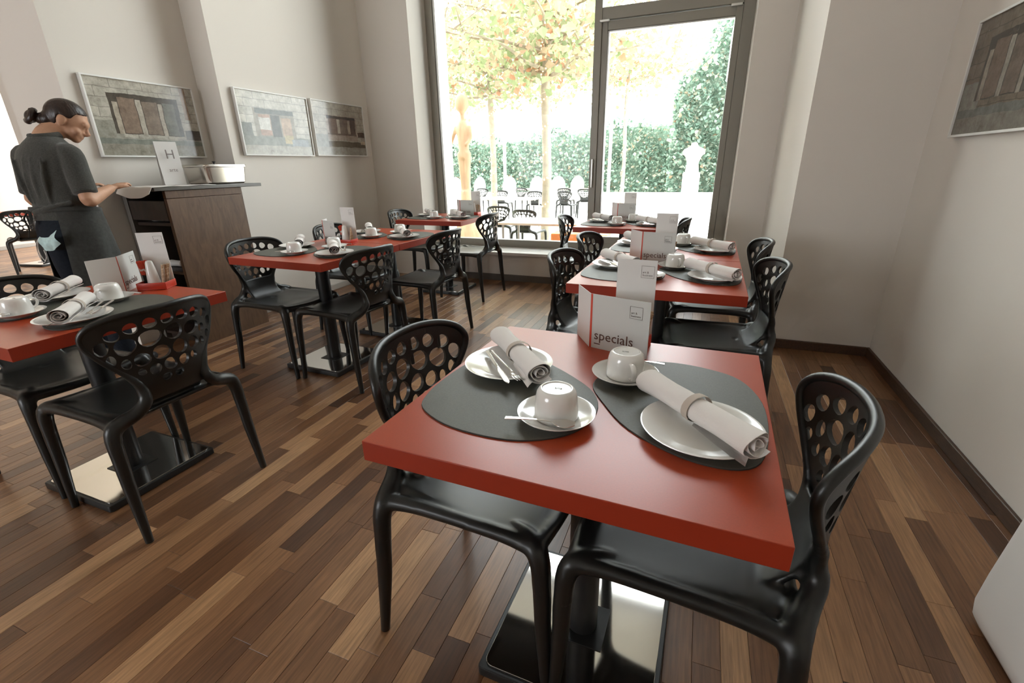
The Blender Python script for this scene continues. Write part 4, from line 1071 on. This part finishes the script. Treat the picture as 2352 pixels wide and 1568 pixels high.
def tree(loc, zs, label, seed, trunk_r):
    rs = random.Random(seed); r = empty('autumn_tree', (loc[0], loc[1], GZ)); tag(r, label, 'tree', 'autumn trees on the terrace')
    H = zs[-1]+.7-GZ
    new_obj('trunk', tube_mesh('trunk', [(0, 0, -.02), (.02, .01, H*.3), (-.02, .0, H*.6), (.02, .02, H*.8), (0, 0, H)], [trunk_r*1.25, trunk_r, trunk_r*.95, trunk_r*.6, trunk_r*.15], BARK, 12, 5), r)
    lp = []
    for z in zs:
        for k in range(6):
            a = k*math.pi/3+rs.uniform(-.4, .4); L_ = rs.uniform(1.5, 2.6); z0 = z-GZ+rs.uniform(-.1, .1)
            pts = [Vector((math.cos(a)*L_*q+rs.uniform(-.08, .08)*q*3, math.sin(a)*L_*q+rs.uniform(-.08, .08)*q*3, z0+.22*q+rs.uniform(-.06, .06))) for q in (0, .3, .6, 1)]
            bm = bmesh.new(); add_tube(bm, pts, [trunk_r*.42, trunk_r*.32, trunk_r*.22, .008], 7, 4)
            for q in range(4):
                b0 = pts[1].lerp(pts[3], rs.random()); add_tube(bm, [b0, b0+Vector((rs.uniform(-.4, .4), rs.uniform(-.4, .4), rs.uniform(-.05, .35)))], [.018, .006], 5, 1)
            new_obj('branch', bm_mesh(bm, 'branch', BARK, 60), r)
            for q in range(210):
                t = rs.random()**.7; c = pts[0].lerp(pts[3], t); lp.append((c.x+rs.gauss(0, .32), c.y+rs.gauss(0, .32), c.z+rs.gauss(.06, .22)))
    f = new_obj('leaves', leaves_mesh('leaves', lp, .13, LEAFT, rs), r); f['kind'] = 'stuff'
    bm = bmesh.new()
    for k in range(90):
        z = .4+(zs[0]-GZ+.6)*k/90; a = k*.55; bmesh.ops.create_icosphere(bm, subdivisions=1, radius=.014, matrix=Matrix.Translation((trunk_r*1.15*math.cos(a), trunk_r*1.15*math.sin(a), z)))
    for k in range(110):
        p = rs.choice(lp); bmesh.ops.create_icosphere(bm, subdivisions=1, radius=.014, matrix=Matrix.Translation(p))
    f = new_obj('fairy_lights', bm_mesh(bm, 'fairy_lights', mat('warm_bulbs', (.9, .6, .35), .4, emit=(1, .62, .32, 3.))), r); f['kind'] = 'stuff'
tree((-2.80, 9.0), (2.75, 3.15, 3.6), 'autumn tree with thick pale trunk and fairy lights', 11, .085)
tree((-5.18, 12.0), (2.9, 3.4, 3.9, 4.4), 'slimmer autumn tree with fairy lights, left of the thick trunk', 12, .075)
tree((-8.9, 15.0), (3.1, 3.7, 4.3), 'autumn tree at the left behind the wooden sculpture', 13, .08)
tree((-2.2, 14.5), (3.3, 4.0), 'autumn tree whose branches hang behind the casement', 14, .02+.03)
# carved wooden figure
SCW = mat('carved_wood', (.46, .30, .20), .8, var=.2, vscale=6, stretch=(2, 2, .4))
bm = bmesh.new()
add_loft(bm, [(0, 0, 0, .42, .30), (0, 0, .22, .38, .28), (0, 0, .55, .22, .2), (0, 0, .80, .12, .11), (0, 0, 1.0, .11, .10)], 20)
for s in (-1, 1): add_tube(bm, [(s*.045, 0, .9), (s*.055, 0, 1.25), (s*.06, 0, 1.55), (s*.07, 0, 1.72)], [.055, .06, .075, .085], 10, 4)
add_loft(bm, [(0, 0, 1.62, .13, .10), (0, 0, 1.78, .105, .085), (0, 0, 1.95, .12, .09), (0, 0, 2.15, .15, .095), (0, 0, 2.28, .08, .07)], 18)
add_tube(bm, [(0, 0, 2.25), (0, .01, 2.45)], [.05, .05], 10, 1); add_ell(bm, (0, .0, 2.60), (.13, .14, .18))
add_tube(bm, [(-.14, 0, 2.2), (-.23, .02, 2.02), (-.33, .05, 1.82)], [.045, .04, .03], 8, 3); add_tube(bm, [(.14, 0, 2.2), (.17, -.03, 1.98), (.10, -.09, 1.85)], [.045, .04, .03], 8, 3)
sc = new_obj('wooden_sculpture', remeshed('wooden_sculpture', bm, SCW, .025, 2)); sc.location = (-4.5, 9.0, GZ); tag(sc, 'tall carved wooden figure standing outside the left pane', 'sculpture')
# torso on pedestal
sr = new_obj('pedestal', box_mesh('pedestal', (-.28, -.28, 0), (.28, .28, 1.12), WHITEP, .02)); sr.location = (-.42, 18.6, GZ); tag(sr, 'white pedestal in front of the ivy wall', 'pedestal')
bm = bmesh.new(); add_loft(bm, [(0, 0, 0, .24, .18), (0, 0, .3, .19, .15), (0, 0, .62, .30, .19), (0, 0, .78, .30, .17), (0, 0, .86, .12, .1), (0, 0, .98, .10, .1)], 18)
for s in (-1, 1): add_tube(bm, [(s*.26, 0, .74), (s*.33, 0, .60)], [.09, .07], 8, 1)
to = new_obj('stone_torso', remeshed('stone_torso', bm, mat('pale_stone', (.55, .50, .44), .9), .04, 2)); to.location = (-.42, 18.6, GZ+1.12); tag(to, 'pale stone torso on the white pedestal', 'sculpture')
for k, (xx, yy, hh, lab) in enumerate(((-5.65, 14, 3.1, 'thin white pole between the two tree trunks'), (-2.5, 14, 2.7, 'thin white pole behind the casement window'))):
    bm = bmesh.new(); add_tube(bm, [(0, 0, 0), (0, 0, hh)], .045, 12, 1); add_ell(bm, (0, 0, hh), (.06, .06, .06)); add_loft(bm, [(0, 0, 0, .16, .16), (0, 0, .04, .16, .16), (0, 0, .06, .06, .06)], 16)
    p = new_obj('white_pole', bm_mesh(bm, 'white_pole', WHITEP, 50)); p.location = (xx, yy, GZ); tag(p, lab, 'pole')
# white balcony slab of the neighbouring house
bl = empty('white_building', (1.5, 14.5, GZ)); tag(bl, 'white corner of a neighbouring building at the top right', 'building')
new_obj('wall_block', box_mesh('wall_block', (-1.2, -.5, 3.75), (3, 3, 5.0), mat('white_render', (.74, .72, .69), .9)), bl); new_obj('wall_lower', box_mesh('wall_lower', (.6, -.3, 0), (3, 3, 3.75), mat('white_render', (.74, .72, .69), .9)), bl)
low = box('garden_wall', (-22, 19.0, GZ), (6, 19.4, GZ+.42), mat('pale_garden_wall', (.58, .55, .50), .9, var=.1, vscale=2)); tag(low, 'low pale garden wall in front of the hedge', 'wall')
# terrace chairs
OUT = [(-3.35, 8.1, D(185), 'right of the wooden sculpture, close to the window'), (-2.62, 7.5, D(176), 'at the far side of the pale terrace table'),
 (-6.6, 14.6, D(175), 'farthest left beside the slim trunk'), (-5.45, 13.3, D(185), 'just right of the slim trunk'), (-5.35, 14.9, D(170), 'in the second row between the trunks'), (-4.3, 12.9, D(190), 'just left of the thick trunk'),
 (-3.4, 12.9, D(172), 'just right of the thick trunk'), (-3.2, 14.2, D(188), 'farthest right before the casement'), (-3.9, 14.6, D(180), 'behind the thick trunk'),
 (-2.05, 5.72+.35, D(5), 'with its back to the window glass')]
for x, y, a, ph in OUT[:9]: chair((x, y, GZ), a+math.pi if False else a-math.pi, f'black perforated terrace chair {ph}', 'black terrace chairs')
def wchair_meshes():
    m = mat('white_garden_plastic', (.80, .79, .77), .5)
    bm = bmesh.new(); rows = []
    for j in range(11):
        t = j/10; wv = .27*math.sqrt(max(.02, 1-(max(0, t-.45)/.56)**2)); rows.append([bm.verts.new((wv*u, -.26-.07*t+.12*u*u, .44+.64*t)) for u in (-1, -.6, -.2, .2, .6, 1)])
    for a, b in zip(rows, rows[1:]):
        for k in range(5): bm.faces.new((a[k], a[k+1], b[k+1], b[k]))
    bmesh.ops.solidify(bm, geom=list(bm.faces), thickness=.02); bk = bm_mesh(bm, 'backrest', m, 60)
    st = prism_mesh('seat', rounded_rect(.52, .50, .09), .42, .45, m, .008)
    lg = [tube_mesh('leg', [(sx*.20, sy*.19, .43), (sx*.24, sy*.24, .0)], [.022, .016], m, 8, 1) for sx in (-1, 1) for sy in (-1, 1)]
    return bk, st, lg
WM = wchair_meshes()
for x, y, a, ph in ((-9.0, 17, 10, 'farthest left behind the wooden sculpture'), (-8.1, 17.2, -8, 'second from left behind the sculpture'), (-6.9, 17.4, 5, 'third from left near the slim trunk'), (-5.7, 17, -6, 'left of the thick trunk'), (-4.95, 17.3, 4, 'just behind the thick trunk'), (-4.2, 17, -12, 'farthest right before the window mullion')):
    chair((x, y, GZ), D(180+a), f'white round-backed garden chair {ph}', 'white garden chairs', WM, 'garden_chair')
TOPW = mat('pale_table_wood', (.52, .44, .35), .6, var=.1, vscale=8)
def out_table(loc, wd, dp, label):
    r = empty('terrace_table', (loc[0], loc[1], GZ)); tag(r, label, 'table', 'terrace tables')
    new_obj('tabletop', box_mesh('tabletop', (-wd/2, -dp/2, .69), (wd/2, dp/2, .72), TOPW, .004), r)
    for sx in (-1, 1):
        for sy in (-1, 1): new_obj('leg', tube_mesh('leg', [(sx*(wd/2-.06), sy*(dp/2-.06), 0), (sx*(wd/2-.06), sy*(dp/2-.06), .69)], .018, mat('grey_metal_leg', (.3, .3, .3), .5), 8, 1), r)
out_table((-1.95, 6.55), 1.35, .75, 'pale terrace table close outside the window')
out_table((-4.6, 11.2), 1.8, .8, 'pale terrace table between the tree trunks')
out_table((-4.6, 15.7), 2.6, .8, 'long pale terrace table before the white garden chairs')
ash = new_obj('ashtray', lathe_mesh('ashtray', [(0, 0), (.05, 0), (.062, .05), (.055, .05), (.045, .008), (0, .008)], mat('grey_glass_ashtray', (.3, .3, .3), .2), 20)); ash.location = (-1.62, 6.40, GZ+.7205); tag(ash, 'grey ashtray on the pale terrace table', 'ashtray')
pl = new_obj('planter', prism_mesh('planter', rounded_rect(.72, .26, .03), 0, .66, mat('orange_planter', (.72, .24, .07), .6), .02)); pl.location = (-1.36, 5.86, GZ); tag(pl, 'orange planter outside the glass beside the mullion', 'planter')
lb = empty('garden_lounger', (-2.1, 5.80, GZ)); tag(lb, 'white garden lounger seat outside below the glass', 'lounger')
bm = bmesh.new(); rows = [[bm.verts.new((-.36+.72*k/12, yy, .49+.03*math.sin(k/12*5)-.05*(k/12)**3)) for k in range(13)] for yy in (-.13, -.05, .05, .13)]
for a, b in zip(rows, rows[1:]):
    for k in range(12): bm.faces.new((a[k], a[k+1], b[k+1], b[k]))
bmesh.ops.solidify(bm, geom=list(bm.faces), thickness=.03); new_obj('seat', bm_mesh(bm, 'seat', WHITEP, 60), lb)
for sx in (-1, 1):
    for sy in (-1, 1): new_obj('leg', tube_mesh('leg', [(sx*.30, sy*.10, 0), (sx*.28, sy*.09, .48)], .016, WHITEP, 8, 1), lb)
